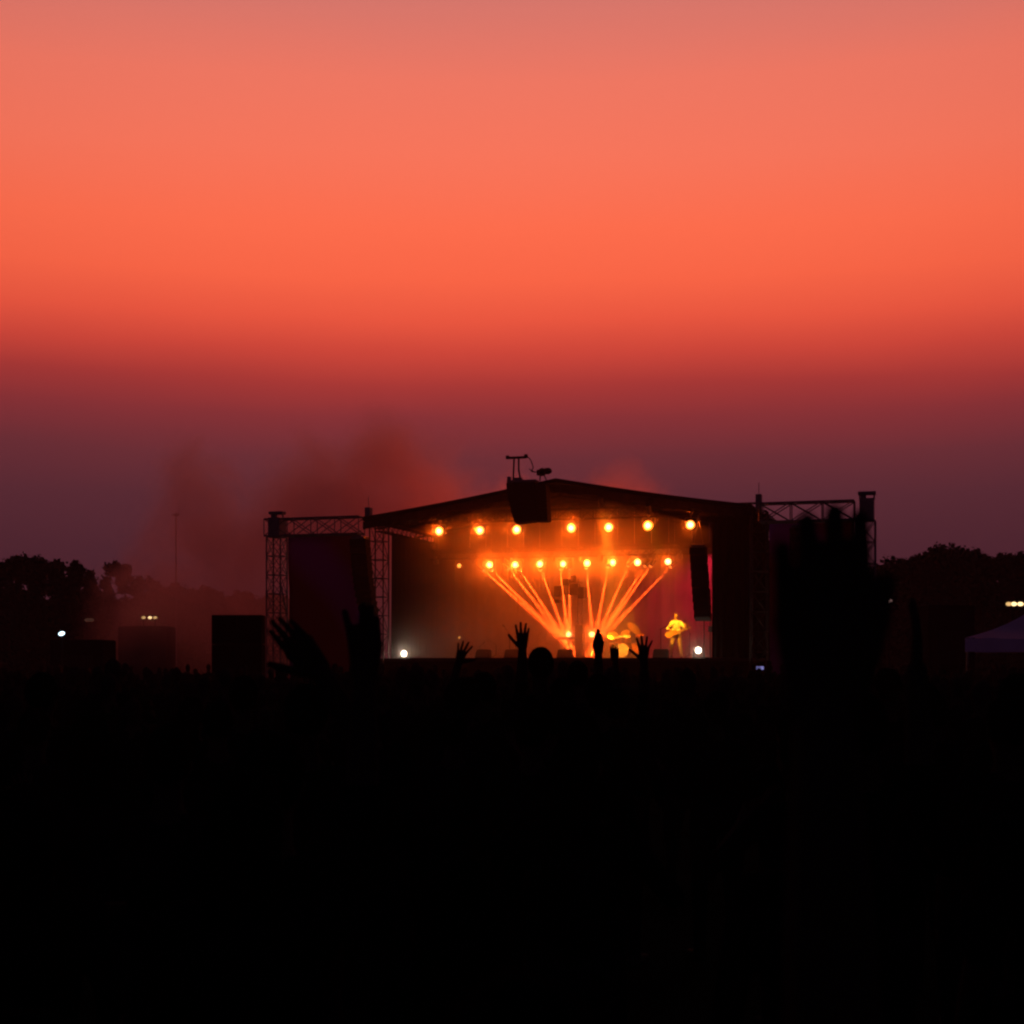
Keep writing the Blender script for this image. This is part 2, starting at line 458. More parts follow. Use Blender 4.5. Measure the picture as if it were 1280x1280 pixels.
mb = MB(); mb.box((-.2, 0, H+.06), (1.15, .5, .1), bevel=.02); mb.box((-.72, -.1, H+.16), (.14, .14, .2), bevel=.02); mb.box((-.35, -.1, H+.14), (.3, .2, .14), bevel=.02)
mb.build('flying_frame', M_alu, e)

# roof mast with cross bar and the cable to a small wind gauge
u, v, z0 = spix(646, 606, -.3); zt = ZR(572, u, v)
e = empty('roof_mast', S(u, v, z0), 'two-legged mast with a cross bar standing on the roof edge', 'mast', rz=-TH)
h = zt-z0; k = 1/32.5
mb = MB(); mb.tube((-5*k, 0, 0), (-3.5*k, 0, h), .035); mb.tube((6*k, 0, 0), (2.5*k, 0, h*.55), .035); mb.tube((2.5*k, 0, h*.55), (2.5*k, 0, h), .035)
mb.build('leg', M_black, e)
mb = MB(); mb.box((-1*k, 0, h), (26*k, .1, .09), bevel=.02); mb.box((-12*k, 0, h+.03), (.12, .14, .12), bevel=.02); mb.box((12*k, 0, h+.04), (.12, .14, .14), bevel=.02)
mb.build('cross_bar', M_black, e)
u2, v2, zb = spix(678, 601.5, -.3)
g = empty('wind_gauge', S(u2, v2, zb), 'small dark instrument on two thin legs beside the roof mast', 'instrument', rz=-TH)
mb = MB(); mb.ell((-.3*k, 0, .35), (.17, .12, .16)); mb.ell((.2, 0, .38), (.18, .13, .13)); mb.box((-.06, 0, .33), (.3, .2, .22), bevel=.04); mb.tube((.2, 0, .4), (.34, 0, .42), .05); mb.build('body', M_black, g)
mb = MB(); mb.tube((-.1, 0, 0), (-.08, 0, .3), .025); mb.tube((.16, 0, .03), (.04, 0, .3), .02); mb.build('stand', M_black, g)
mb = MB(); P0 = Vector((-.2, 0, .36)); P1 = Vector((-(678-658)*k, 0, .98))
mb.path([P0, (-.32, 0, .36), (-.43, 0, .44), (-.36, 0, .52), (-.42, 0, .72), (-.5, 0, .88), P1], .02); mb.path([(-.2, 0, .36), (-.42, 0, .38), (-.52, 0, .5)], .018); mb.build('cable', M_black, g)

# ------------------------------------------------------------------ stage lamps
def lens_mat(name, hot, rim, rad):
    m = emit(name, hot, 1.0); nt = m.node_tree
    tc = nt.nodes.new('ShaderNodeTexCoord'); ln = nt.nodes.new('ShaderNodeVectorMath'); ln.operation = 'LENGTH'
    mp = nt.nodes.new('ShaderNodeMapping'); mp.inputs['Scale'].default_value = (1/rad, 0, 1/rad)
    nt.links.new(tc.outputs['Object'], mp.inputs[0]); nt.links.new(mp.outputs[0], ln.inputs[0])
    rp = nt.nodes.new('ShaderNodeValToRGB'); rp.color_ramp.interpolation = 'EASE'
    rp.color_ramp.elements[0].position = .12; rp.color_ramp.elements[0].color = (*hot, 1)
    rp.color_ramp.elements[1].position = 1.0; rp.color_ramp.elements[1].color = (*rim, 1)
    nt.links.new(ln.outputs['Value'], rp.inputs[0])
    for n in nt.nodes:
        if n.type == 'EMISSION': nt.links.new(rp.outputs[0], n.inputs['Color'])
    return m
M_lens = lens_mat('lit_amber_lens', (4.5, 3.4, 1.3), (1.7, .36, .004), .18)
M_lens2 = emit('lit_white_lens', (1, .86, .66), 5)
M_lens3 = emit('lit_dim_lens', (1, .42, .06), 2.2)
AMBER = (1.0, .095, .003)
def light(kind, name, parent, loc, color, power, **kw):
    L = bpy.data.lights.new(name, kind); L.color = color; L.energy = power
    for k_, v_ in kw.items(): setattr(L, k_, v_)
    o = bpy.data.objects.new(name, L); col.objects.link(o); o.parent = parent; o.location = loc
    return o
def aim(o, d):
    o.rotation_mode = 'QUATERNION'; o.rotation_quaternion = Vector(d).to_track_quat('-Z', 'Y')

P_TOP, P_LOW = 430, 235
def blinder(u, v, z, ztruss, rad, power, label, group, lens=None, color=AMBER):
    e = empty('stage_lamp', S(u, v, z), label, 'stage lamp', group, rz=-TH)
    mb = MB(); mb.tube((0, .02, 0), (0, .30, 0), rad*1.12, rad*.7, seg=20); mb.tube((0, -.02, 0), (0, .02, 0), rad*1.18, seg=20, cap=False)
    mb.build('housing', M_black, e, False)
    mb = MB(); mb.path([(-rad*1.25, .12, 0), (-rad*1.25, .12, rad*1.5), (rad*1.25, .12, rad*1.5), (rad*1.25, .12, 0)], .015)
    mb.tube((0, .12, rad*1.5), (0, .12, ztruss-z), .02); mb.box((0, .12, ztruss-z), (.1, .1, .1), bevel=.01)
    mb.build('yoke', M_alu, e)
    mb = MB(); mb.ell((0, .012, 0), (rad, .045, rad), seg=20); mb.build('lens', lens or M_lens, e, True)
    lo = light('SPOT', 'lamp_light', e, (0, -.13, 0), color, power, spot_size=R(165), spot_blend=1.0, shadow_soft_size=.06); aim(lo, (0, -1, -.12))
    return e
ORD = ['first', 'second', 'third', 'fourth', 'fifth', 'sixth', 'seventh', 'eighth', 'ninth', 'tenth', 'eleventh', 'twelfth', 'thirteenth', 'fourteenth']
top = [(549, 664), (600, 663), (646, 662), (714, 660), (761, 659), (810, 657), (863, 656)]
zl = ZR(660, U(714, VF-.4), VF-.4)
for i, (px, row) in enumerate(top):
    nm = {0: 'leftmost', 6: 'rightmost'}.get(i, ORD[i]+' from left')
    extra = ', under the speaker cluster' if i == 2 else (', widest glare' if i == 5 else '')
    blinder(U(px, VF-.4), VF-.4, ZR(row, U(px, VF-.4), VF-.4), ZF, .18 if i != 5 else .2, P_TOP*(1.35 if i == 5 else (.85 if i == 0 else 1)), f'{nm} of the seven amber lamps on the upper truss'+extra, 'amber lamps on the front truss')
low = [(612, 706), (644, 706), (675, 705), (704, 705), (734, 704), (766, 703), (797, 703), (835, 702)]
for i, (px, row) in enumerate(low):
    nm = {0: 'leftmost', 7: 'rightmost'}.get(i, ORD[i]+' from left')
    blinder(U(px, VR-.4), VR-.4, ZR(row, U(px, VR-.4), VR-.4), ZB, .14 if i != 3 else .12, P_LOW, f'{nm} of the eight amber lamps on the lower rear truss', 'amber lamps on the rear truss')
blinder(U(574, VR-.4), VR-.4, ZR(707, U(574, VR-.4), VR-.4), ZB, .085, 9, 'small dim amber lamp alone at the left end of the rear truss', 'amber lamps on the rear truss', lens=M_lens3)

# unlit fixtures between the lamps on the rear truss
for i, px in enumerate((545, 592, 628, 660, 690, 722, 750, 783, 818, 850)):
    u = U(px, VR-.15); e = empty('unlit_fixture', S(u, VR-.15, ZB-.16), 'unlit black fixture clamped to the rear truss between the amber lamps', 'stage lamp', 'unlit fixtures on the rear truss', rz=-TH)
    mb = MB(); mb.box((0, 0, -.1), (.2, .2, .22), bevel=.03); mb.tube((0, -.1, -.1), (0, -.14, -.1), .07, seg=12); mb.build('housing', M_alu, e)
    mb = MB(); mb.tube((0, 0, 0), (0, 0, .1), .02); mb.box((0, 0, .1), (.08, .1, .06)); mb.build('clamp', M_alu, e)

# floor lamps where the beams meet
TGT = []
for i, (px, lab) in enumerate(((711, 'left'), (740, 'right'))):
    u, v, z = spix(px, 793, 4.0)
    e = empty('floor_lamp', S(u, v, DZ), f'{lab} of the two amber lamps on stands where the beams meet', 'stage lamp', 'amber lamps on low stands', rz=-TH)
    mb = MB(); mb.tube((0, .1, 0), (0, .1, z-DZ-.1), .025); 
    for a in range(3): mb.tube((0, .1, .3), (.3*math.cos(a*2.1+.5), .1+.3*math.sin(a*2.1+.5), .01), .015)
    mb.build('stand', M_alu, e)
    mb = MB(); mb.tube((0, .01, z-DZ), (0, .25, z-DZ), .14, .1, seg=16); mb.build('housing', M_black, e)
    mb = MB(); mb.ell((0, 0, 0), (.125, .04, .125), seg=16); mb.build('lens', M_lens, e, True).location = (0, 0, z-DZ)
    light('POINT', 'lamp_light', e, (0, -.14, z-DZ), AMBER, 60, shadow_soft_size=.05)
    TGT.append(Vector((u, v, z-.1)))

# moving heads under the rear truss, each with a narrow beam into the haze
beams = [(605, 713, 0), (615, 713, 0), (636, 711, 0), (650, 713, 0), (676, 713, 0), (700, 712, 0), (712, 712, 0), (733, 711, 1), (760, 709, 1), (785, 708, 1), (806, 708, 1), (813, 708, 1), (838, 709, 1)]
P_SMOKE = 4200
P_BEAM = 350000.0
for i, (px, row, t) in enumerate(beams):
    vv = VR+.4
    u, v, z = spix(px, row, vv); p = Vector((u, v, z)); q = TGT[t]+Vector(((i-6)*.03, .12, -.25)); d = (q-p).normalized()
    nm = {0: 'leftmost', len(beams)-1: 'rightmost'}.get(i, ORD[i]+' from left')
    e = empty('moving_head', S(u, v, z), f'{nm} of the small moving heads, throwing an orange beam down', 'moving head', 'moving heads throwing the beams', rz=-TH)
    mb = MB(); mb.box((0, .1, .42), (.2, .3, .09), bevel=.02); mb.tube((0, .1, .42), (0, .5, ZB-z-.2), .02); mb.build('base', M_black, e)
    mb = MB(); mb.box((-.10, .06, .26), (.025, .1, .3)); mb.box((.10, .06, .26), (.025, .1, .3)); mb.build('yoke', M_black, e)
    mb = MB(); mb.tube(-d*.34, -d*.01, .09, .075, seg=14); mb.build('head', M_black, e)
    mb = MB(); mb.tube(-d*.012, -d*.002, .065, seg=14); mb.build('lens', emit('beam_lens', (1, .25, .04), 2.0) if i == 0 else bpy.data.materials['beam_lens'], e)
    lo = light('SPOT', 'beam_light', e, d*.02, (1.0, .070, .006), P_BEAM, spot_size=R(3.9), spot_blend=.3, shadow_soft_size=.003)
    aim(lo, d)

for u_, tpx, trow, lab in ((UP-1.2, 585, 615, 'left of two black floods behind the border cloth aimed up at the smoke'), (UP+1.4, 772, 600, 'right of two black floods behind the border cloth aimed up at the smoke')):
    p = Vector((u_, DEPTH-.35, BT-.25)); e = empty('flood_lamp', S(*p), lab, 'stage lamp', 'floods aimed at the smoke', rz=-TH)
    tw = at(tpx, trow, 71); du = Vector(((tw-S(0, 0, 0)).x*SC-(tw-S(0, 0, 0)).y*SS, (tw-S(0, 0, 0)).x*SS+(tw-S(0, 0, 0)).y*SC, tw.z)); d = (du-p).normalized()
    mb = MB(); mb.tube(-d*.3, -d*.02, .12, .16, seg=14); mb.build('housing', M_black, e)
    mb = MB(); mb.tube((0, 0, -.15), (0, 0, -.5), .02); mb.box((0, -.1, -.5), (.1, .3, .06)); mb.build('bracket', M_trussb, e)
    lo = light('SPOT', 'flood_light', e, d*.04, (1, .11, .02), P_SMOKE*(1 if u_ < UP else .5), spot_size=R(58), spot_blend=1.0, shadow_soft_size=.1); aim(lo, d)

# white lamps at the two ends of the deck edge
for px, row, lab in ((505, 817, 'white lamp on the left end of the deck edge'), (873, 813, 'white lamp on the right end of the deck edge beside the guitarist')):
    u, v, z = spix(px, row, .35)
    e = empty('deck_lamp', S(u, v, DZ), lab, 'stage lamp', 'white lamps on the deck edge', rz=-TH)
    mb = MB(); mb.path([(-.19, .1, 0), (-.19, .1, z-DZ), ], .02); mb.path([(.19, .1, 0), (.19, .1, z-DZ)], .02); mb.box((0, .1, .02), (.42, .25, .04)); mb.build('yoke', M_black, e)
    mb = MB(); mb.tube((0, .01, z-DZ), (0, .26, z-DZ), .15, .10, seg=18); mb.build('housing', M_black, e)
    mb = MB(); mb.ell((0, 0, z-DZ), (.122, .05, .122), seg=18); mb.build('lens', M_lens2, e, True)
    light('POINT', 'lamp_light', e, (0, -.15, z-DZ), (1, .72, .5), 50, shadow_soft_size=.06)
# pin lamp on a stand at stage left
u, v, z = spix(574, 797, 3.5)
e = empty('pin_lamp', S(u, v, DZ), 'tiny amber pin lamp on a thin stand at the left of the stage', 'stage lamp', rz=-TH)
mb = MB(); mb.tube((0, .05, 0), (0, .05, z-DZ-.04), .012); mb.tube((-.15, .05, .01), (.15, .05, .01), .012); mb.build('stand', M_black, e)
mb = MB(); mb.tube((0, .01, z-DZ), (0, .12, z-DZ), .05, .04, seg=10); mb.build('housing', M_black, e)
mb = MB(); mb.ell((0, 0, z-DZ), (.038, .02, .038), seg=10); mb.build('lens', M_lens3, e, True)

def profile(px, row, v, tgt, color, power, size, label, blend=.4, soft=.06):
    u, _, z = spix(px, row, v); d = (Vector(tgt)-Vector((u, v, z))).normalized()
    e = empty('profile_spot', S(u, v, z), label, 'stage lamp', 'spotlights aimed into the stage', rz=-TH)
    mb = MB(); mb.tube(-d*.4, -d*.01, .1, .09, seg=14); mb.build('housing', M_black, e)
    mb = MB(); mb.tube((0, 0, .1), (0, 0, .35), .015); mb.box((0, 0, .36), (.09, .09, .07)); mb.build('clamp', M_alu, e)
    lo = light('SPOT', 'spot_light', e, d*.02, color, power, spot_size=size, spot_blend=blend, shadow_soft_size=soft); aim(lo, d)
    return e
GU, GV, GZ = spix(845, 822, 4.4); GZ = DZ
profile(812, 642, .25, (GU, GV, DZ+1.1), (1, .36, .010), 8200, R(13), 'black spotlight on the front rafter aimed at the guitarist')
KU, KV, _ = spix(779, 822, 3.6)
profile(752, 634, .25, (KU, KV, DZ+.6), (1, .28, .012), 19000, R(17), 'black spotlight on the front rafter aimed at the drum kit')
profile(900, 690, 2.6, (U(850, DEPTH-.8), DEPTH-.8, DZ+1.9), (1, .018, .06), 17000, R(46), 'black spotlight near the right drape washing the backdrop crimson', blend=.9)

# ------------------------------------------------------------------ people
FW = [(.030, .074, .0092), (.010, .084, .0096), (-.011, .078, .0092), (-.030, .060, .0080)]   # lateral offset, length, radius of index..little
def hand_bones(mb, wrist, fwd, side, scale=1.0, splay=(10, 3, -4, -12), curl=(12, 10, 12, 14), thumb=40, tcurl=15, fr=1.0, il=0.0):
    """fwd = towards the fingertips, side = towards the thumb"""
    f = Vector(fwd).normalized(); s = (Vector(side)-f*Vector(side).dot(f)).normalized(); n = f.cross(s)   # n: one face of the hand
    s_ = scale; W = Vector(wrist)
    out = []
    for i, (off, L, r) in enumerate(FW):
        r = r*fr; L = L+(il if i == 0 else 0)
        k0 = W+s*off*.55*s_+f*.012*s_; kn = W+f*(.093-abs(off)*.25)*s_+s*off*s_
        mb.bone(k0, kn, .0135*s_, .0115*s_, 8)
        a = R(splay[i]); d = f*math.cos(a)+s*math.sin(a)
        p = kn; ang = R(curl[i])*.6
        for seg, fk in enumerate((.45, .31, .24)):
            dd = d*math.cos(ang)+n*math.sin(ang)
            q = p+dd*L*fk*s_
            rr = r*s_*(1-.10*seg)
            mb.bone(p, q, rr, rr*.92, 8); p = q; ang += R(curl[i])
    for a, b in ((.018, -.018), (0, .02), (.02, 0), (-.02, 0)):
        mb.bone(W+s*a*s_+f*.03*s_, W+s*b*s_+f*.082*s_, .0135*s_, .0125*s_, 8)
    a = R(thumb); d = f*math.cos(a)+s*math.sin(a)
    p0 = W+s*.018*s_+f*.018*s_; p1 = p0+d*.045*s_; 
    mb.bone(p0, p1, .016*s_, .0125*s_, 8)
    d2 = f*math.cos(a-R(tcurl))+s*math.sin(a-R(tcurl)); p2 = p1+d2*.034*s_; mb.bone(p1, p2, .0115*s_, .0105*s_, 8)
    d3 = f*math.cos(a-R(tcurl*1.6))+s*math.sin(a-R(tcurl*1.6)); mb.bone(p2, p2+d3*.026*s_, .0105*s_, .0085*s_, 8)

def body(sc=1.0, f=1, arms=None, legs=None, voxel=.016, hv=.006, head_turn=0.0, low=False, sleeves='short', bulk=1.0):
    """one continuous figure. f = +1 faces +Y. arms: list of two dicts (left -x, right +x): shoulder?, elbow, wrist, fwd, side, hand kwargs"""
    bones = []   # (p0,p1,r,material)
    mb = MB()
    def B(p0, p1, r0, r1, m):
        p0, p1 = Vector(p0)*sc, Vector(p1)*sc
        if m in (1, 2): r0, r1 = r0*bulk, r1*bulk
        mb.bone(p0, p1, r0*sc, r1*sc); bones.append((p0, p1, (r0+r1)/2*sc, m))
    def E(c, s, m, rot=None):
        if m == 1: s = [x*bulk for x in s]
        mb.ell(Vector(c)*sc, [x*sc for x in s], rot=rot); bones.append((Vector(c)*sc, Vector(c)*sc+Vector((0, 0, 1e-4)), min(s)*sc, m))
    # 0 skin 1 shirt 2 trousers 3 shoe
    B((-.07, 0, .95), (.07, 0, .95), .105, .105, 2)
    E((0, 0, 1.10), (.148, .102, .17), 1); E((0, .005*f, 1.29), (.172, .118, .18), 1)
    B((-.15, -.01*f, 1.405), (.15, -.01*f, 1.405), .062, .062, 1)
    B((0, -.01*f, 1.42), (0, .012*f, 1.56), .058, .052, 0)
    hr = Matrix.Rotation(head_turn, 3, 'Z')
    hc = Vector((0, .018*f, 1.645))
    def H(c, s): E(hc+hr@Vector((c[0], c[1]*f, c[2])), s, 0)
    H((0, -.01, .012), (.074, .094, .103)); H((0, .022, -.055), (.054, .064, .058)); H((0, .092, -.025), (.012, .018, .022))
    H((-.075, -.01, -.012), (.010, .02, .03)); H((.075, -.01, -.012), (.010, .02, .03))
    H((0, .078, -.062), (.022, .012, .008)); H((-.03, .078, .012), (.016, .012, .008)); H((.03, .078, .012), (.016, .012, .008))
    lg = legs or {}
    for sx, key in ((-1, 'L'), (1, 'R')):
        hip = Vector((sx*.092, 0, .93)); kn = Vector(lg.get(key+'k', (sx*.105, .015*f, .50))); an = Vector(lg.get(key+'a', (sx*.115, -.02*f, .085)))
        B(hip, kn, .088, .058, 2); B(kn, an, .056, .042, 2)
        toe = an+Vector((sx*.02, .17*f, -.045)); B(an+Vector((0, -.03*f, -.035)), toe, .042, .034, 3)
    arm_mb = MB() if not low else mb
    for sx, a in zip((-1, 1), arms or (None, None)):
        a = a or {}
        sh = Vector(a.get('shoulder', (sx*.178, -.01*f, 1.40)))
        el = Vector(a.get('elbow', (sx*.235, -.04*f, 1.12))); wr = Vector(a.get('wrist', (sx*.235, .06*f, .88)))
        B(sh, el, .052, .040, 1 if sleeves != 'none' else 0)
        m = 1 if sleeves == 'long' else 0
        bones.append((el*sc, wr*sc, .035*sc, m))
        arm_mb.bone(sh.lerp(el, .5)*sc, el*sc, .042*sc, .0395*sc); arm_mb.bone(el*sc, (el.lerp(wr, .35))*sc, .040*sc, .038*sc); arm_mb.bone(el.lerp(wr, .35)*sc, wr*sc, .038*sc, .0265*sc)
        fw = Vector(a.get('fwd', (wr-el).normalized())); sd = Vector(a.get('side', (0, f*1.0, 0)))
        if low: arm_mb.bone(wr*sc, (wr+fw*.16)*sc, .035*sc, .02*sc)
        else:
            hand_bones(arm_mb, wr*sc, fw, sd, sc, **a.get('hand', {})); bones.append((wr*sc, (wr+fw*.15)*sc, .03*sc, 0))
    me = remesh(mb, voxel*sc, 3 if not low else 1)
    if not low:
        me2 = remesh(arm_mb, hv*sc*.55 if hv < .005 else hv*.62, 2)
        bm = bmesh.new(); bm.from_mesh(me); bm.from_mesh(me2)
        bm.to_mesh(me); bm.free(); bpy.data.meshes.remove(me2)
    for p in me.polygons:
        c = p.center; best, bi = 1e9, 0
        for p0, p1, r, m in bones:
            d = p1-p0; t = max(0, min(1, (c-p0).dot(d)/max(d.length_squared, 1e-9)))
            q = (c-(p0+d*t)).length-r
            if q < best: best, bi = q, m
        p.material_index = bi; p.use_smooth = True
    return me, hc*sc

def hair_mesh(sc, f=1, long=0.0):
    mb = MB(); c = Vector((0, .018*f, 1.645))*sc
    mb.ell(c+Vector((0, -.022*f, .022))*sc, [.083*sc, .098*sc, .104*sc], seg=16)
    if long:
        for x in (-.04, 0, .04): mb.bone(c+Vector((x, -.06*f, 0))*sc, c+Vector((x*1.3, -.085*f, -long))*sc, .045*sc, .03*sc)
    me = remesh(mb, .014, 2)
    for v in me.vertices:
        n = noise.noise(v.co*38)*.006; v.co += v.normal*n
    return me

def make_person(loc, me, hair, label, mats, group=None, rz=0):
    e = empty('person', loc, label, 'person', group, rz=rz)
    link_mesh('body', me, mats, e); link_mesh('hair', hair, M_hair, e)
    return e
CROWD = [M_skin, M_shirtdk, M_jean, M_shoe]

# raised hands that stand out of the crowd: wrist pixel, distance, hand direction in the picture (deg from vertical, + = right), thumb side, ...
def raise_hand(px, row, D, tilt, thumb_sx, label, which=1, hand=None, edge=0.0, hs=1.0, group='people raising a hand'):
    wr = at(px, row, D); a = R(tilt); up = Vector((math.sin(a), 0, math.cos(a)))
    fdir = Vector((math.sin(a*.75), 0, math.cos(a*.75)))
    el = wr-fdir*.255-Vector((0, .03, 0))
    sh = el+Vector((-which*.07, -.02, -.275))
    sc = sh.z/1.40
    base = Vector((sh.x-which*.178*sc, sh.y, 0))
    inv = lambda p: (Vector(p)-base)/sc
    side = Vector((thumb_sx*math.cos(a)*math.cos(edge), math.sin(edge), -thumb_sx*math.sin(a)*math.cos(edge)))
    hk = dict(fr=1.15); hk.update(hand or {})
    A = dict(elbow=inv(el), wrist=inv(wr), fwd=up, side=side, hand=hk)
    arms = [None, A] if which == 1 else [A, None]
    me, _ = body(sc, 1, arms, hv=.0042)
    return make_person(base, me, hair_mesh(sc, 1, rng.choice([0, 0, .2])), label, CROWD, group)

raise_hand(1030, 906, 1.1, 0, 1, 'person nearest the camera raising a big blurred open hand at right', 1, dict(splay=(1, 0, -1, -3), curl=(4, 3, 4, 4), thumb=24, tcurl=8, fr=1.2, il=.011))
raise_hand(1146, 838, 3.4, 0, 1, 'person raising a narrow blurred hand edge-on right of the biggest hand', 1, dict(splay=(2, 0, -1, -3), curl=(6, 5, 6, 8), thumb=14), edge=R(78))
raise_hand(403, 842, 3.4, -41, -1, 'person raising a tilted hand like an open beak in front of the left tower', 1, dict(splay=(-2, -1, 1, 3), curl=(3, 3, 3, 3), thumb=42, tcurl=6, fr=.98))
raise_hand(456, 851, 3.1, 1, -1, 'person raising a big blurred hand with thumb apart below the left speaker array', 1, dict(splay=(14, -2, 0, 3), curl=(4, 3, 4, 5), thumb=10, tcurl=10))
raise_hand(573, 829, 10.5, 18, 1, 'person raising a tilted open hand with spread fingers at the left of the stage', -1, dict(splay=(24, 10, -4, -18), curl=(4, 3, 4, 6), thumb=68, tcurl=8))
raise_hand(653, 812, 9.6, 1, -1, 'person raising a straight open hand between the mic stand and the beams', 1, dict(splay=(13, 3, -7, -10), curl=(3, 2, 3, 16), thumb=48, tcurl=6))
raise_hand(748, 818, 10.0, 1, -1, 'person raising a slim hand with pinched fingertips beside the right floor lamp', 1, dict(splay=(-14, -2, 8, 16), curl=(12, 6, 10, 14), thumb=20, tcurl=30))
raise_hand(769, 828, 12.5, -4, -1, 'person raising a small half-closed hand left of the drum kit', 1, dict(splay=(2, 0, -2, -4), curl=(24, 20, 26, 30), thumb=16))
raise_hand(805, 826, 9.8, 0, -1, 'person raising a widely spread hand in front of the drum kit', 1, dict(splay=(17, 6, -7, -26), curl=(3, 3, 3, 4), thumb=58, tcurl=6))

# the phone filmed with at the right
ph = at(950, 835, 27)
wr = ph+Vector((-.02, -.02, -.12)); el = wr+Vector((.05, -.12, -.24)); sh = el+Vector((-.05, -.14, -.02))
base = Vector((ph.x-.2, ph.y-.24, 0)); sc = .97
A = dict(elbow=(Vector((base.x+.23, base.y+.06, 1.36))-base)/sc, wrist=(wr-base)/sc, fwd=(0, .2, 1), side=(-1, 0, 0), hand=dict(curl=(30, 30, 30, 30)))
me, _ = body(sc, 1, [None, A])
make_person(base, me, hair_mesh(sc), 'person holding up a small lit phone near the right tower', CROWD)
e = empty('phone', ph, 'small phone with a bluish lit screen held above the crowd', 'phone')
mb = MB(); mb.box((0, 0, 0), (.15, .009, .072), bevel=.004); mb.build('case', M_black, e)
mb = MB(); mb.box((0, -.0062, 0), (.138, .002, .062)); mb.build('screen', emit('phone_screen', (.35, .32, .8), .55), e)

# crowd, seen from behind
variants = []
for k in range(5):
    arms = None
    if k == 1: arms = [None, dict(elbow=(.30, .12, 1.22), wrist=(.20, .30, 1.34), side=(-1, 0, 0))]
    if k == 2: arms = [dict(elbow=(-.27, .05, 1.13), wrist=(-.06, .2, 1.12), side=(0, 0, 1)), dict(elbow=(.27, .05, 1.13), wrist=(.06, .18, 1.06), side=(0, 0, 1))]
    if k == 3: arms = [dict(elbow=(-.30, .15, 1.2), wrist=(-.1, .28, 1.33), side=(1, 0, 0)), dict(elbow=(.30, .15, 1.2), wrist=(.1, .28, 1.33), side=(-1, 0, 0))]
    sc = (.94, 1.0, .97, .96, 1.02)[k]
    me, _ = body(sc, 1, arms, voxel=.02, hv=.0075, head_turn=R((-20, 12, 0, 25, -8)[k]))
    variants.append((me, hair_mesh(sc, 1, (.22, 0, 0, .3, 0)[k])))
tall = make_person(Vector((at(676, 826, 10).x, 10, 0)), *(lambda m: (m[0], hair_mesh(1.13, 1, 0)))(body(1.13, 1, voxel=.018)), 'tall person whose round head rises above the stage edge under the left beams', CROWD)
tall2 = make_person(Vector((at(722, 826, 11.5).x, 11.5, 0)), *(lambda m: (m[0], hair_mesh(1.075, 1, 0)))(body(1.075, 1, voxel=.018)), 'tall person whose head just touches the stage edge below the lighting totem', CROWD)
taken = []
spots = []
Y = 2.2
while Y < 46:
    half = Y*.385+1.0
    x = -half+rng.random()*.6
    while x < half:
        spots.append((x+rng.uniform(-.15, .15), Y+rng.uniform(-.2, .2))); x += rng.uniform(.62, 1.0)*(1+Y*.02)
    Y += .75+Y*.02
heads = [o.location for o in bpy.data.objects if o.name.startswith('person')]
def free(x, y):
    if any((x-p.x)**2+(y-p.y)**2 < .45**2 for p in heads): return False
    return True
spots = [s for s in spots if free(*s)]
protos = []
near = [s for s in spots if 2.0 < s[1] < 9.5]; far = [s for s in spots if s[1] >= 9.5]
for i, (x, y) in enumerate(near):
    k = rng.randrange(5)
    o = None
    if k not in [p[0] for p in protos]:
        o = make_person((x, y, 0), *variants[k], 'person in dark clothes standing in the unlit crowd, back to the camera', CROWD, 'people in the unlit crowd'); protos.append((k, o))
    else:
        o = copy_tree([p[1] for p in protos if p[0] == k][0])
    o.location = (x, y, 0); o.rotation_euler = (0, 0, R(rng.uniform(-25, 25)))
    s = rng.uniform(.95, 1.03); o.scale = (s, s, s)
# the rest of the crowd melts into one dark mass
lows = []
for k in range(3):
    arms = None
    if k == 1: arms = [None, dict(elbow=(.30, .12, 1.22), wrist=(.20, .30, 1.34))]
    me, _ = body((.95, 1.0, .97)[k], 1, arms, voxel=.045, low=True); lows.append(me)
bm = bmesh.new(); 
for (x, y) in far:
    k = rng.randrange(3); n0 = len(bm.verts)
    bm.from_mesh(lows[k]); bm.verts.ensure_lookup_table()
    s = rng.uniform(.92, 1.06)
    if y > 20: s = min(s, 1.03)
    if rng.random() < .05: s *= 1.06
    M = Matrix.Translation((x, y, 0)) @ Matrix.Rotation(R(rng.uniform(-30, 30)), 4, 'Z') @ Matrix.Scale(s, 4)
    bmesh.ops.transform(bm, matrix=M, verts=bm.verts[n0:])
me = bpy.data.meshes.new('crowd'); bm.to_mesh(me); bm.free()
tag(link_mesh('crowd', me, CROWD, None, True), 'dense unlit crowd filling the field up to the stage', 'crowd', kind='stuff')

# ------------------------------------------------------------------ on stage
# guitarist, faces the audience
def local_in(u, v): return S(u, v, DZ)
gsc = 1.04
A_r = dict(elbow=(-.33, -.02, 1.15), wrist=(-.10, -.20, 1.07), side=(0, 0, 1), hand=dict(curl=(22, 22, 22, 22)))       # strumming hand, left in the picture
A_l = dict(elbow=(.36, -.08, 1.16), wrist=(.40, -.26, 1.22), fwd=(-.3, -.3, .9), side=(1, 0, 0), hand=dict(curl=(45, 45, 45, 45)))
me, _ = body(gsc, -1, [A_r, A_l], legs=dict(Lk=(-.14, -.24, .56), La=(-.16, -.12, .11), Rk=(.16, -.03, .5), Ra=(.22, .02, .085)), voxel=.014, hv=.006, bulk=1.22)
gp = make_person(S(GU, GV, DZ), me, hair_mesh(gsc, -1, 0), 'guitarist in a pale shirt lit bright yellow at the right of the stage', [M_skinb, M_shirtlt, M_jeanb, M_shoe], rz=-TH+R(4))
ge = empty('electric_guitar', S(GU, GV, DZ), 'wooden guitar held across the body of the yellow-lit musician', 'guitar', rz=-TH+R(4))
mb = MB()
bm = mb.bm
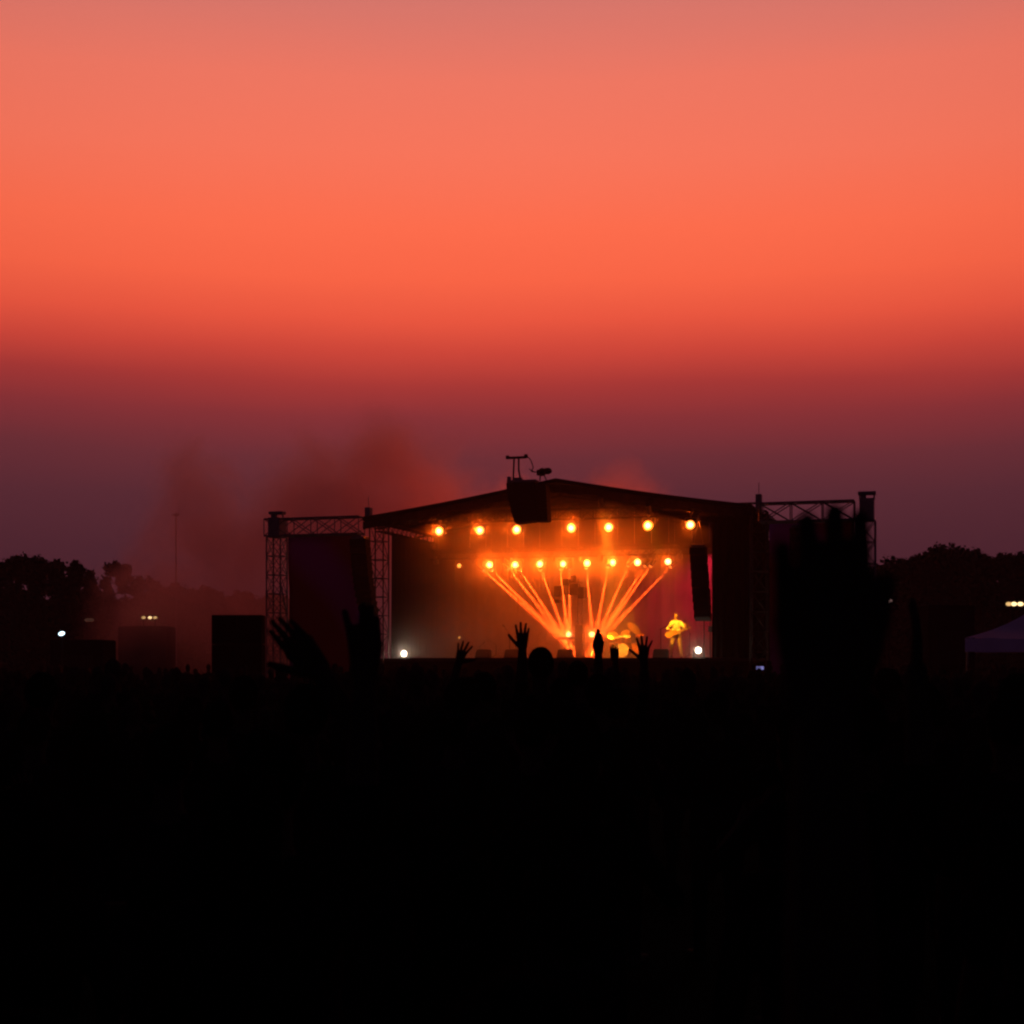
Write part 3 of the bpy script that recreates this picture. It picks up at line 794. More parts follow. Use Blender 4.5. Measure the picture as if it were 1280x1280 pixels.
gd = Vector((.93, -.05, .30)).normalized(); gn = Vector((0, -1, 0)); gu = gd.cross(gn)*-1
gc = Vector((-.13, -.22, 1.00))
out = []
for k in range(28):
    a = 2*math.pi*k/28
    rr = .205*(1-.18*math.cos(2*a)*-1)*(1.0+.12*math.cos(a)*-1) - .045*math.exp(-((abs(math.sin(a))-1)/.25)**2)
    out.append((rr*1.1*math.cos(a), rr*.82*math.sin(a)))
va = [bm.verts.new(gc+gd*x+gu*y+gn*.03) for x, y in out]; vb = [bm.verts.new(gc+gd*x+gu*y-gn*.03) for x, y in out]
bm.faces.new(va); bm.faces.new(list(reversed(vb)))
for i in range(28): bm.faces.new((va[(i+1) % 28], va[i], vb[i], vb[(i+1) % 28]))
mb.build('guitar_body', M_wood, ge)
mb = MB(); q = Matrix((gd, gu, -gn)).transposed()
mb.box(gc+gd*.42+gn*.02, (.5, .055, .03), rot=q, bevel=.006); mb.build('neck', M_neck, ge)
mb = MB(); mb.box(gc+gd*.73+gn*.015, (.16, .085, .022), rot=q, bevel=.01)
for s_ in (-1, 1):
    for t in (-.05, 0, .05): mb.tube(gc+gd*(.73+t)+gn*.015+gu*s_*.04, gc+gd*(.73+t)+gn*.015+gu*s_*.07, .008, seg=6)
mb.build('headstock', M_neck, ge)
mb = MB(); mb.path([gc-gd*.2+gn*-.01, (-.22, -.10, 1.2), (-.12, -.145, 1.34), (.03, -.10, 1.46), (.13, -.04, 1.475), (.15, .08, 1.42), (.12, .13, 1.25)], .022); mb.build('strap', M_black, ge)

# drum kit
ke = empty('drum_kit', S(KU, KV, DZ), 'drum kit with a pale bass drum and tilted brass cymbals, lit orange', 'drum kit', rz=-TH)
rot_y = Matrix.Rotation(R(90), 3, 'X')
d_ = MB(); d_.tube((0, -.22, .31), (0, .22, .31), .29, seg=28); sh_ = d_.build('bass_drum', M_drum, ke)
d_ = MB(); d_.tube((0, -.236, .31), (0, -.222, .31), .275, seg=28); d_.build('drum_head', M_drumhead, sh_)
d_ = MB()
for k in range(10):
    a = 2*math.pi*k/10; d_.tube((.3*math.cos(a), -.25, .31+.3*math.sin(a)), (.3*math.cos(a), -.1, .31+.3*math.sin(a)), .012, seg=5)
d_.build('hoop_lug', M_chrome, sh_)
def drum(c, r, h, tilt, name):
    m = MB(); d = Vector((0, -math.sin(tilt), math.cos(tilt))); c = Vector(c)
    m.tube(c-d*h/2, c+d*h/2, r, seg=22); o = m.build(name, M_drum, ke)
    m = MB(); m.tube(c+d*(h/2+.001), c+d*(h/2+.009), r*.95, seg=22); m.build('drum_head', M_drumhead, o)
drum((-.2, -.02, .78), .15, .2, R(25), 'rack_tom'); drum((.17, -.02, .78), .16, .22, R(25), 'rack_tom')
drum((.5, .2, .42), .2, .38, R(4), 'floor_tom'); drum((-.5, .28, .55), .17, .15, R(8), 'snare_drum')
def cymbal(c, r, nrm, base):
    n = Vector(nrm).normalized(); c = Vector(c); m = MB()
    m.tube(c, c+n*.018, r, r*.25, seg=26); m.ell(c+n*.016, (.035, .035, .03), seg=10); m.tube(c-n*.004, c, r, seg=26)
    o = m.build('cymbal', M_brass, ke)
    m = MB(); m.tube((base[0], base[1], .45), c-n*.02, .012, seg=6)
    for a in range(3): m.tube((base[0], base[1], .5), (base[0]+.25*math.cos(a*2.1), base[1]+.25*math.sin(a*2.1), .01), .012, seg=6)
    m.build('cymbal_stand', M_chrome, ke)
cymbal((-.42, -.1, .93), .22, (.25, -.75, .6), (-.5, 0)); cymbal((.05, .12, 1.02), .2, (-.2, -.7, .75), (.02, .4)); cymbal((.46, -.05, 1.2), .32, (.80, -.42, .72), (.5, .15)); cymbal((.62, .3, .95), .19, (0, -.5, .85), (.7, .35))

# lighting totem in the middle
u, v, _ = spix(722, 823, 2.6)
e = empty('lighting_totem', S(u, v, DZ), 'dark lighting totem with clustered boxes standing in the middle of the beams', 'lighting stand', rz=-TH)
k = 1/30.5
mb = MB(); mb.box((3*k, 0, .68), (10*k, .35, 1.32), bevel=.02); mb.box((3*k, 0, .03), (.9, .8, .06)); mb.build('plinth', M_black, e)
mb = MB(); mb.tube((1*k, 0, 1.3), (1*k, 0, 3.2), .03); mb.tube((6*k, 0, 1.3), (6*k, 0, 3.05), .02); mb.tube((-3*k, 0, 2.9), (-3*k, 0, 3.4), .02); mb.tube((-26*k, 0, 2.6), (9*k, 0, 2.6), .022); mb.tube((-18*k, 0, 3.05), (6*k, 0, 3.05), .022); mb.build('pole', M_alu, e)
for (x, z, w_, h_) in ((-24, 82, 9, 13), (-13, 93, 9, 8), (-3, 84, 12, 14), (6, 80, 9, 14), (-5, 97, 6, 8), (-24, 70, 7, 4)):
    mb = MB(); mb.box((x*k, -.1, z*k), (w_*k, .28, h_*k), bevel=.03); mb.tube((x*k, -.25, z*k), (x*k, -.27, z*k), min(w_, h_)*.32*k, seg=14); mb.build('fixture_box', M_black, e)

# keyboard on a cross stand, amp stack, monitors, mic stands
u, v, _ = spix(709, 823, 3.4)
e = empty('keyboard', S(u, v, DZ), 'keyboard on a crossed pink-lit stand in front of the left floor lamp', 'keyboard', rz=-TH)
mb = MB(); mb.tube((-.28, 0, .02), (.12, 0, .78), .028); mb.tube((.28, 0, .02), (-.02, .05, .78), .028); mb.tube((-.28, -.15, .02), (-.28, .15, .02), .022); mb.tube((.28, -.15, .02), (.28, .15, .02), .022); mb.build('stand', M_chrome, e)
mb = MB(); mb.box((.02, 0, .82), (.7, .3, .09), bevel=.015); mb.build('case', M_black, e)
mb = MB(); mb.box((.02, .06, .872), (.64, .12, .012)); mb.build('key_bed', M_drumhead, e)
u, v, _ = spix(692, 823, 5.4)
e = empty('amplifier', S(u, v, DZ), 'tall dark amplifier stack left of the beams meeting point', 'amplifier', rz=-TH)
mb = MB(); mb.box((0, 0, .42), (.62, .36, .8), bevel=.02); mb.build('cabinet', M_cab, e)
mb = MB(); mb.box((0, -.19, .42), (.54, .02, .7)); mb.build('grille', M_cloth, e)
mb = MB(); mb.box((0, 0, .95), (.6, .3, .24), bevel=.02); mb.tube((-.1, 0, 1.07), (.1, 0, 1.07), .012); mb.build('amp_head', M_cab, e)
for i, (px, v, lab) in enumerate(((604, .8, 'black wedge monitor at the left of the deck edge'), (640, 1.0, 'black wedge monitor below the straight raised hand'), (706, .8, 'black wedge monitor in front of the keyboard'), (826, 1.0, 'black wedge monitor at the feet of the guitarist'))):
    u = U(px, v); e = empty('stage_monitor', S(u, v, DZ), lab, 'monitor speaker', 'wedge monitors along the deck edge', rz=-TH)
    mb = MB(); bm = mb.bm
    prof = [(-.2, 0), (.24, 0), (.2, .30), (.02, .34), (-.2, .08)]
    a = [bm.verts.new((-.28, y, z)) for y, z in prof]; b = [bm.verts.new((.28, y, z)) for y, z in prof]
    bm.faces.new(a); bm.faces.new(list(reversed(b)))
    for j in range(5): bm.faces.new((a[(j+1) % 5], a[j], b[j], b[(j+1) % 5]))
    mb.build('cabinet', M_cab, e)
    mb = MB(); mb.box((0, .12, .235), (.48, .30, .012), rot=Matrix.Rotation(R(-50), 3, 'X') @ Matrix.Identity(3)); mb.build('grille', M_cloth, e)
def mic_stand(px, v, hgt, boom, lab):
    u = U(px, v); e = empty('microphone_stand', S(u, v, DZ), lab, 'microphone stand', 'microphone stands on the deck', rz=-TH)
    mb = MB(); mb.tube((0, 0, .1), (0, 0, hgt), .014)
    for a in range(3): mb.tube((0, 0, .18), (.3*math.cos(a*2.1+.4), .3*math.sin(a*2.1+.4), .01), .012)
    mb.build('stand', M_black, e)
    mb = MB(); p = Vector((boom[0], -.15, hgt+boom[1])); mb.tube((-boom[0]*.3, .05, hgt-boom[1]*.3), p, .011); mb.build('boom', M_black, e)
    mb = MB(); mb.tube(p, p+Vector((boom[0]*.15, -.08, boom[1]*.15)), .014, .02); mb.ell(p+Vector((boom[0]*.17, -.1, boom[1]*.17)), (.032, .032, .032), 10); mb.build('microphone', M_black, e)
mic_stand(637, 1.3, .95, (-.16, .3), 'microphone stand with a rising boom left of the straight raised hand')
mic_stand(620, 2.6, .55, (-.2, .18), 'low microphone stand in front of the dark left half of the stage')
mic_stand(600, 2.2, .5, (.22, .12), 'short microphone stand right of the tilted raised hand')
mic_stand(645, 3.4, 1.1, (.14, 1.15), 'tall microphone stand whose thin boom crosses the leftmost beam')
mic_stand(826, 2.2, 1.15, (.2, .06), 'microphone stand left of the guitarist')
mic_stand(862, 2.4, 1.0, (-.12, .4), 'microphone stand with sloping boom right of the guitarist')
mic_stand(672, 4.4, .95, (.18, .1), 'microphone stand left of the amplifier stack')
u, v = U(880, .9), .9
e = empty('speaker_pole', S(u, v, DZ), 'thin black pole with cable box under the slim speaker array', 'pole', rz=-TH)
mb = MB(); mb.tube((0, 0, 0), (0, 0, 1.6), .022); mb.box((.0, 0, .02), (.5, .5, .03)); mb.build('pole', M_black, e)
mb = MB(); mb.box((.22, .1, 1.1), (.14, .1, .22), bevel=.02); mb.tube((.22, .1, .02), (.22, .1, 2.6), .014); mb.build('cable_box', M_black, e)

# crowd barrier along the stage front
e = empty('crowd_barrier', S(0, -2.2, 0), 'dark metal crowd barrier running along the front of the stage', 'barrier', rz=-TH)
mb = MB()
for i in range(16):
    x = -8+i; mb.box((x+.5, 0, .6), (.96, .04, 1.15)); mb.tube((x+.5, 0, 1.2), (x+.5, .9, .03), .02); mb.box((x+.5, 0, 1.2), (.98, .1, .05))
mb.build('panel', M_trussb, e)

# ------------------------------------------------------------------ things at the edges of the field
# cabinet stack left of the tower
p = at(298.5, 826, 38); e = empty('speaker_stack', (p.x, 38, 0), 'plain dark stack of bass cabinets standing left of the truss tower', 'loudspeaker', rz=R(3))
tz = CZ+(HZ-769)/FP*38; wd = 62/FP*38
n = 4
for k_ in range(n):
    for s_ in (-1, 1):
        mb = MB(); mb.box((s_*wd/4, 0, tz*(k_+.5)/n), (wd/2-.006, .8, tz/n-.008), bevel=.02); o = mb.build('speaker_cabinet', M_cab, e)
        mb = MB(); mb.box((s_*wd/4, -.412, tz*(k_+.5)/n), (wd/2-.09, .02, tz/n-.1)); mb.build('grille', M_cloth, o)

def vehicle(px0, px1, r_top, D, label, rz=0.0, lampl=None, name='delivery_van', cat='van', hood=True):
    cx = at((px0+px1)/2, 826, D).x; L = (px1-px0)/FP*D; H = CZ+(HZ-r_top)/FP*D
    e = empty(name, (cx, D, 0), label, cat, rz=rz)
    W = 2.0
    if hood: prof = [(-L/2, .35), (L/2, .35), (L/2, .95), (L/2-.25, 1.15), (L/2-.9, H*.55+.4), (L/2-1.25, H), (-L/2+.1, H), (-L/2, H-.12)]
    else: prof = [(-L/2, .6), (L/2, .6), (L/2, H-.05), (L/2-.05, H), (-L/2+.05, H), (-L/2, H-.05)]
    mb = MB(); mb.prism(prof, -W/2, W/2); o = mb.build('body', M_van, e)
    bv = o.modifiers.new('b', 'BEVEL'); bv.width = .06; bv.segments = 2
    for sx in (-.3, .3):
        for sy in (-1, 1):
            mb = MB(); mb.tube((sx*L, sy*(W/2-.2), .36), (sx*L, sy*(W/2+.02), .36), .36, seg=20); wh = mb.build('wheel', M_rubber, e)
            mb = MB(); mb.tube((sx*L, sy*(W/2+.021), .36), (sx*L, sy*(W/2+.03), .36), .2, seg=14); mb.build('rim', M_alu, wh)
    if hood:
        mb = MB(); mb.box((L/2-1.55, -W/2-.004, H*.74), (.8, .012, .55)); mb.build('window', M_glass, e)
    else:
        mb = MB(); mb.box((0, -W/2-.004, H*.62), (L*.6, .02, H*.3)); mb.build('hatch', M_black, e)
    return e
vehicle(72, 137, 800, 60, 'low dark van parked at the left below the dark trees', name='parked_van', hood=False)
vehicle(154, 214, 783, 74, 'dark food truck with a warm row of lamps on its roof', name='food_truck', cat='truck', hood=False)
vehicle(1150, 1207, 758, 48, 'tall dark box truck left of the purple tent', name='box_truck', cat='truck', hood=False)
M_warm = emit('warm_festoon', (1, .58, .22), .9); M_warm2 = emit('warm_festoon_bright', (1, .66, .30), 2.2)
M_work = emit('cold_work_light', (.6, .85, 1), 4)
def lamp_row(pix, row, D, label, bar=True, base_z=None, rad=.07, mats=None, post=None):
    c = at(sum(pix)/len(pix), row, D)
    e = empty('lamp_row', (c.x, D, c.z), label, 'lamps')
    for i, p in enumerate(pix):
        x = at(p, row, D).x-c.x; mb = MB(); mb.ell((x, 0, 0), (rad*1.5, rad, rad), 12); mb.build('bulb', (mats or [M_warm2])[i % len(mats or [1])], e, True)
    mb = MB(); mb.tube((at(pix[0], row, D).x-c.x-.2, 0, rad*1.3), (at(pix[-1], row, D).x-c.x+.2, 0, rad*1.3), .02)
    for s_ in (0, -1): mb.tube((at(pix[s_], row, D).x-c.x, 0, rad*1.3), (at(pix[s_], row, D).x-c.x, 0, (post if post is not None else -c.z)), .025)
    mb.build('rail', M_black, e)
    return e
lamp_row([179.5, 187.5, 194], 772, 74, 'row of warm bulbs above the roof of the dark food truck', mats=[M_warm, M_warm2, M_warm], post=-.45)
lamp_row([1261, 1267.5, 1275.5, 1283], 755, 70, 'row of warm bulbs on posts behind the top of the purple tent', mats=[M_warm, M_warm2, M_warm2, M_warm], rad=.10)
lamp_row([109, 114], 775, 90, 'two very faint bulbs between the dark trees at left', mats=[emit('faint_bulb', (1, .45, .3), .035)], rad=.12)
# single lamps on posts
def post_lamp(px, row, D, label, m, rad, sx=1.6, power=0, colr=(1, 1, 1)):
    c = at(px, row, D); e = empty('post_lamp', (c.x, D, 0), label, 'lamp')
    mb = MB(); mb.tube((0, .1, 0), (0, .1, c.z+.1), .05, .03); mb.tube((-.25, .1, .03), (.25, .1, .03), .05); mb.build('post', M_black, e)
    mb = MB(); mb.box((0, .06, c.z), (rad*2.4*sx, .1, rad*2.6), bevel=.02); mb.build('housing', M_black, e)
    mb = MB(); mb.ell((0, 0, c.z), (rad*sx, .05, rad), 14, rot=Matrix.Rotation(R(-14), 3, 'Y')); mb.build('lens', m, e, True)
    if power: light('POINT', 'lamp_light', e, (-.05, -.2, c.z), colr, power, shadow_soft_size=.08)
    return e
post_lamp(77, 792, 55, 'cold white work light on a post at the left edge of the field', M_work, .075, power=1, colr=(.6, .8, 1))
post_lamp(1112, 751, 75, 'small pinkish lamp on a post right of the biggest hand', emit('pink_lamp', (1, .55, .5), .5), .09)

# purple pagoda tent
D = 45
ex0 = at(1207, 797, D); sz = 5.0
TR = -R(18.5); tcx = ex0.x+sz/2*(math.cos(TR)-math.sin(TR)); tcy = D+sz/2*(math.sin(TR)+math.cos(TR))
e = empty('pagoda_tent', (tcx, tcy, 0), 'pale purple pagoda tent with pointed roof at the right edge', 'tent', rz=TR)
zE = CZ+(HZ-797)/FP*D; zP = CZ+(HZ-752)/FP*(D+sz/2); zV = zE-.42
mb = MB(); bm = mb.bm; n = 8
def ring(t):
    h = sz/2*(1-t); z = zE+(zP-zE)*(t+.0)-.16*math.sin(math.pi*t)
    pts = []
    for sx, sy, dx, dy in ((-1, -1, 1, 0), (1, -1, 0, 1), (1, 1, -1, 0), (-1, 1, 0, -1)):
        for q in range(6):
            f_ = q/6*2; x = sx*h+dx*f_*h; y = sy*h+dy*f_*h
            sag = .05*math.sin(math.pi*q/6)*(1-t); pts.append((x, y, z-sag))
    return pts
rings = [[bm.verts.new(p) for p in ring(min(.985, k_/n))] for k_ in range(n+1)]
for a, b in zip(rings, rings[1:]):
    for i in range(24): bm.faces.new((a[i], a[(i+1) % 24], b[(i+1) % 24], b[i]))
bm.faces.new(rings[-1])
bmesh.ops.solidify(bm, geom=bm.faces[:], thickness=.015)
mb.build('roof', M_tent, e)
mb = MB()
for (a, b) in (((-1, -1), (1, -1)), ((1, -1), (1, 1)), ((1, 1), (-1, 1)), ((-1, 1), (-1, -1))):
    for q in range(10):
        t0, t1 = q/10, (q+1)/10
        x0, y0 = a[0]+(b[0]-a[0])*t0, a[1]+(b[1]-a[1])*t0; x1, y1 = a[0]+(b[0]-a[0])*t1, a[1]+(b[1]-a[1])*t1
        h = sz/2+.01; dv = .03*math.sin(q*1.7)
        c = Vector(((x0+x1)/2*h, (y0+y1)/2*h, (zE+zV)/2-.03+dv*.3)); hor_ = abs(x1-x0) > abs(y1-y0)
        mb.box(c, ((sz/10-.004) if hor_ else .014, .014 if hor_ else (sz/10-.004), zE-zV+dv))
mb.build('valance', M_tent, e)
for sx in (-1, 1):
    for sy in (-1, 1):
        mb = MB(); mb.tube((sx*(sz/2-.06), sy*(sz/2-.06), 0), (sx*(sz/2-.06), sy*(sz/2-.06), zE), .045); mb.build('pole', M_alu, e)
mb = MB(); mb.tube((0, 0, zP-.1), (0, 0, zP+.25), .03, .015); mb.build('finial', M_alu, e)

# distant mast
c = at(220, 640, 95); e = empty('radio_mast', (c.x, 95, 0), 'thin faint mast seen through the smoke left of the stage', 'mast')
mb = MB(); mb.tube((0, 0, 0), (0, 0, c.z), .055, .045, seg=8); mb.build('pole', M_alu, e)
mb = MB(); mb.box((0, 0, c.z-.2), (.5, .1, .1)); mb.tube((.2, 0, c.z-.2), (.2, 0, c.z+.5), .02); mb.build('antenna', M_alu, e)

# ------------------------------------------------------------------ trees
def tree_meshes(seed, h, wd, kind):
    r_ = random.Random(seed)
    tr = MB(); tr.tube((0, 0, 0), (0, 0, h*.45), .04*h*.6, .025*h*.5, seg=8)
    tips = []
    for k_ in range(9):
        a = k_*2.4+r_.random(); z0 = h*(.22+.05*k_*.7); L = wd*.33*r_.uniform(.7, 1.1)
        p0 = Vector((0, 0, z0)); p1 = Vector((L*math.cos(a), L*math.sin(a), z0+h*r_.uniform(.12, .3)))
        tr.tube(p0, p1, .012*h, .004*h, seg=6); tips.append(p1)
    trunk = tr.mesh('trunk')
    bm = bmesh.new()
    clumps = []
    n = 135
    for k_ in range(n):
        t = r_.random()**1.15; z = h*(.03+.93*t)
        env = wd/2*(math.sin(math.pi*min(.98, (.30+.66*t)))**.6) if kind == 0 else wd/2*(1-.7*t)
        a = r_.uniform(0, 6.28); rr = env*math.sqrt(r_.random())*.86
        clumps.append((Vector((rr*math.cos(a), rr*math.sin(a), z)), r_.uniform(.06, .115)*wd*(1.0-.35*t)))
    for c, cr_ in clumps:
        for q in range(80):
            d = Vector((r_.gauss(0, 1), r_.gauss(0, 1), r_.gauss(0, .8))).normalized()*cr_*abs(r_.gauss(.62, .34))
            p = c+d; s = r_.uniform(.2, .42)
            ax = Vector((r_.gauss(0, 1), r_.gauss(0, 1), r_.gauss(0, 1))).normalized(); bx = ax.orthogonal().normalized(); cx = ax.cross(bx)
            vs = [bm.verts.new(p+bx*s*.6), bm.verts.new(p+cx*s*.35), bm.verts.new(p-bx*s*.6), bm.verts.new(p-cx*s*.35)]
            bm.faces.new(vs)
    me = bpy.data.meshes.new('crown'); bm.to_mesh(me); bm.free()
    return trunk, me
TM = [tree_meshes(11, 10, 8.5, 0), tree_meshes(23, 10, 7.5, 0), tree_meshes(37, 10, 6, 0), tree_meshes(41, 10, 5, 1)]
ORDT = ['first', 'second', 'third', 'fourth', 'fifth', 'sixth', 'seventh', 'eighth', 'ninth', 'tenth', 'eleventh', 'twelfth']
def tree(px, row, D, k_, label, group, wide=1.0):
    c = at(px, row, D); s = c.z/9.6
    e = empty('leafy_tree', (c.x, D, 0), label, 'tree', group, rz=rng.uniform(0, 6))
    link_mesh('trunk', TM[k_][0], M_bark, e); link_mesh('crown', TM[k_][1], M_leafA, e)
    e.scale = (s*wide, s*wide, s)
left = [(-22, 706, 112, 0), (10, 702, 105, 1), (42, 699, 108, 0), (68, 705, 112, 2), (95, 707, 104, 2), (112, 723, 114, 1), (148, 707, 118, 2), (182, 726, 122, 1), (222, 733, 118, 0), (262, 737, 124, 1), (305, 742, 120, 0), (345, 745, 122, 1)]
for i, (px, row, D, k_) in enumerate(left):
    lab = {0: 'dark tree cut by the left edge', 6: 'lone rounded tree standing free at the edge of the smoke'}.get(i, f'{ORDT[i]} dark tree from the left edge in the left tree line' if i < 6 else f'{ORDT[i]} tree from the left edge, veiled by smoke')
    tree(px, row, D, k_, lab, 'trees of the left tree line')
for i, (px, row) in enumerate(((30, 748), (72, 752), (104, 746), (128, 752), (166, 750), (200, 748), (236, 752), (275, 750), (316, 752))):
    tree(px, row, 136, i % 2, f'{ORDT[i]} from left of the low trees filling the gaps behind the left tree line', 'low trees behind the left tree line', 1.3)
right = [(1078, 712, 118, 1), (1105, 713, 112, 2), (1128, 702, 108, 0), (1150, 697, 114, 1), (1172, 690, 108, 0), (1190, 688, 112, 1), (1214, 691, 106, 0), (1240, 699, 112, 1), (1262, 697, 106, 0), (1286, 697, 110, 1), (1310, 700, 106, 0)]
for i, (px, row, D, k_) in enumerate(right):
    tree(px, row, D, k_, f'{ORDT[i]} dark tree from the left in the right tree line' if i else 'dark tree half hidden by the big hand in the right tree line', 'trees of the right tree line', 1.1)

# ------------------------------------------------------------------ haze on the stage and the drifting smoke
def volume_mat(name):
    m = bpy.data.materials.new(name); m.use_nodes = True; nt = m.node_tree; nt.nodes.clear()
    o = nt.nodes.new('ShaderNodeOutputMaterial'); v = nt.nodes.new('ShaderNodeVolumePrincipled')
    nt.links.new(v.outputs[0], o.inputs['Volume']); return m, nt, v
M_haze, nt2, vp = volume_mat('stage_haze'); vp.inputs['Density'].default_value = .065; vp.inputs['Color'].default_value = (.95, .95, .95, 1); vp.inputs['Anisotropy'].default_value = .2
XL, XR = ULT+.5, U(893, .9)
hx = nt2.nodes.new('ShaderNodeTexCoord'); hs = nt2.nodes.new('ShaderNodeSeparateXYZ'); nt2.links.new(hx.outputs['Object'], hs.inputs[0])
hr = nt2.nodes.new('ShaderNodeMapRange'); hr.interpolation_type = 'SMOOTHSTEP'
hr.inputs['From Min'].default_value = U(480, 3); hr.inputs['From Max'].default_value = U(630, 3); hr.inputs['To Min'].default_value = .010; hr.inputs['To Max'].default_value = .068
nt2.links.new(hs.outputs['X'], hr.inputs[0])
hn = nt2.nodes.new('ShaderNodeTexNoise'); hn.inputs['Scale'].default_value = .45; hn.inputs['Detail'].default_value = 2; nt2.links.new(hx.outputs['Object'], hn.inputs['Vector'])
hm = nt2.nodes.new('ShaderNodeMapRange'); hm.inputs['From Min'].default_value = .3; hm.inputs['From Max'].default_value = .7; hm.inputs['To Min'].default_value = .7; hm.inputs['To Max'].default_value = 1.3
nt2.links.new(hn.outputs['Fac'], hm.inputs[0])
hq = nt2.nodes.new('ShaderNodeMath'); hq.operation = 'MULTIPLY'; nt2.links.new(hr.outputs[0], hq.inputs[0]); nt2.links.new(hm.outputs[0], hq.inputs[1])
def hrange(sock, a, b, lo, hi):
    n = nt2.nodes.new('ShaderNodeMapRange'); n.interpolation_type = 'SMOOTHSTEP'
    for k_, v_ in zip(('From Min', 'From Max', 'To Min', 'To Max'), (a, b, lo, hi)): n.inputs[k_].default_value = v_
    nt2.links.new(hs.outputs[sock], n.inputs[0]); return n.outputs[0]
for fac in (hrange('Z', 2.4, 4.8, 2.7, 1.0), hrange('Z', 6.7, 8.3, 1.0, .10), hrange('X', U(752, 3), U(838, 3), 1.0, .24)):
    h2 = nt2.nodes.new('ShaderNodeMath'); h2.operation = 'MULTIPLY'; nt2.links.new(hq.outputs[0], h2.inputs[0]); nt2.links.new(fac, h2.inputs[1]); hq = h2
vf = nt2.nodes.new('ShaderNodeVolumePrincipled'); vf.inputs['Color'].default_value = (.95, .95, .95, 1); vf.inputs['Anisotropy'].default_value = .86
for vol, share in ((vp, .5), (vf, .85)):
    h3 = nt2.nodes.new('ShaderNodeMath'); h3.operation = 'MULTIPLY'; h3.inputs[1].default_value = share
    nt2.links.new(hq.outputs[0], h3.inputs[0]); nt2.links.new(h3.outputs[0], vol.inputs['Density'])
ha = nt2.nodes.new('ShaderNodeAddShader'); nt2.links.new(vp.outputs[0], ha.inputs[0]); nt2.links.new(vf.outputs[0], ha.inputs[1])
for n in nt2.nodes:
    if n.type == 'OUTPUT_MATERIAL': nt2.links.new(ha.outputs[0], n.inputs['Volume'])
mb = MB(); mb.prism([(XL, DZ+.02), (XR, DZ+.02), (XR, EZ-.75), (UP, PZ-.25), (XL, EZ-.75)], -.25, DEPTH-.95)
hz = mb.build('stage_haze', M_haze); hz.location = S(0, 0, 0); hz.rotation_euler = (0, 0, -TH)
tag(hz, 'thin orange haze hanging under the stage roof', 'haze', kind='stuff')

M_air, nta, va = volume_mat('haze'); va.inputs['Density'].default_value = .00042; va.inputs['Color'].default_value = (.95, .72, .72, 1); va.inputs['Anisotropy'].default_value = .3
mb = MB(); mb.box((0, 148, 11.5), (324, 324, 25)); tag(mb.build('haze', M_air), 'thin dusk haze over the whole field', 'haze', kind='stuff')
SX0, SX1, SY0, SY1, SZ0, SZ1 = -24.0, 12.0, 66.5, 80.0, .3, 18.0
M_smoke, nt3, vp = volume_mat('smoke')
vp.inputs['Color'].default_value = (.998, .63, .58, 1); vp.inputs['Anisotropy'].default_value = .55
tcn = nt3.nodes.new('ShaderNodeTexCoord'); sep = nt3.nodes.new('ShaderNodeSeparateXYZ'); nt3.links.new(tcn.outputs['Object'], sep.inputs[0])
def sm(op, a, b=None, c=None, clamp=False):
    n = nt3.nodes.new('ShaderNodeMath'); n.operation = op; n.use_clamp = clamp
    for i, v in enumerate((a, b, c)):
        if v is None: continue
        if isinstance(v, (int, float)): n.inputs[i].default_value = v
        else: nt3.links.new(v, n.inputs[i])
    return n.outputs[0]
xn = sm('DIVIDE', sm('SUBTRACT', sep.outputs['X'], SX0), SX1-SX0, clamp=True)
fc = nt3.nodes.new('ShaderNodeFloatCurve'); cv = fc.mapping.curves[0]
YS = 72.0
prof = [(100, 800), (150, 712), (185, 640), (222, 592), (250, 552), (275, 572), (305, 598), (340, 565), (385, 530), (422, 548), (462, 512), (500, 522), (540, 556), (580, 578), (640, 592), (700, 606), (740, 600), (780, 592), (812, 606), (860, 640), (935, 700)]
pts = []
for px, row in prof:
    X = (px-640)/FP*YS; Z = CZ+(HZ-row)/FP*YS; pts.append(((X-SX0)/(SX1-SX0), Z/20.0))
pts = [(0, 0)]+[p for p in pts if 0 < p[0] < 1]+[(1, .1)]
while len(cv.points) < len(pts): cv.points.new(.5, .5)
for p, (a, b) in zip(cv.points, sorted(pts)): p.location = (a, b)
fc.mapping.update(); nt3.links.new(xn, fc.inputs['Value'])
topz = sm('MULTIPLY', fc.outputs[0], 20.0)
n1 = nt3.nodes.new('ShaderNodeTexNoise'); n1.inputs['Scale'].default_value = .27; n1.inputs['Detail'].default_value = 5; n1.inputs['Roughness'].default_value = .55; n1.inputs['Distortion'].default_value = .6
nt3.links.new(tcn.outputs['Object'], n1.inputs['Vector'])
nn = sm('SUBTRACT', n1.outputs['Fac'], .5)
edge = sm('DIVIDE', sm('ADD', sm('SUBTRACT', topz, sep.outputs['Z']), sm('MULTIPLY', nn, 7.5)), 2.6, clamp=True)
edge = sm('POWER', edge, 1.3)
ymid = sm('SUBTRACT', 1.0, sm('POWER', sm('ABSOLUTE', sm('DIVIDE', sm('SUBTRACT', sep.outputs['Y'], (SY0+SY1)/2), (SY1-SY0)/2)), 4.0), clamp=True)
body_n = sm('ADD', .5, sm('MULTIPLY', nn, 2.4), clamp=True)
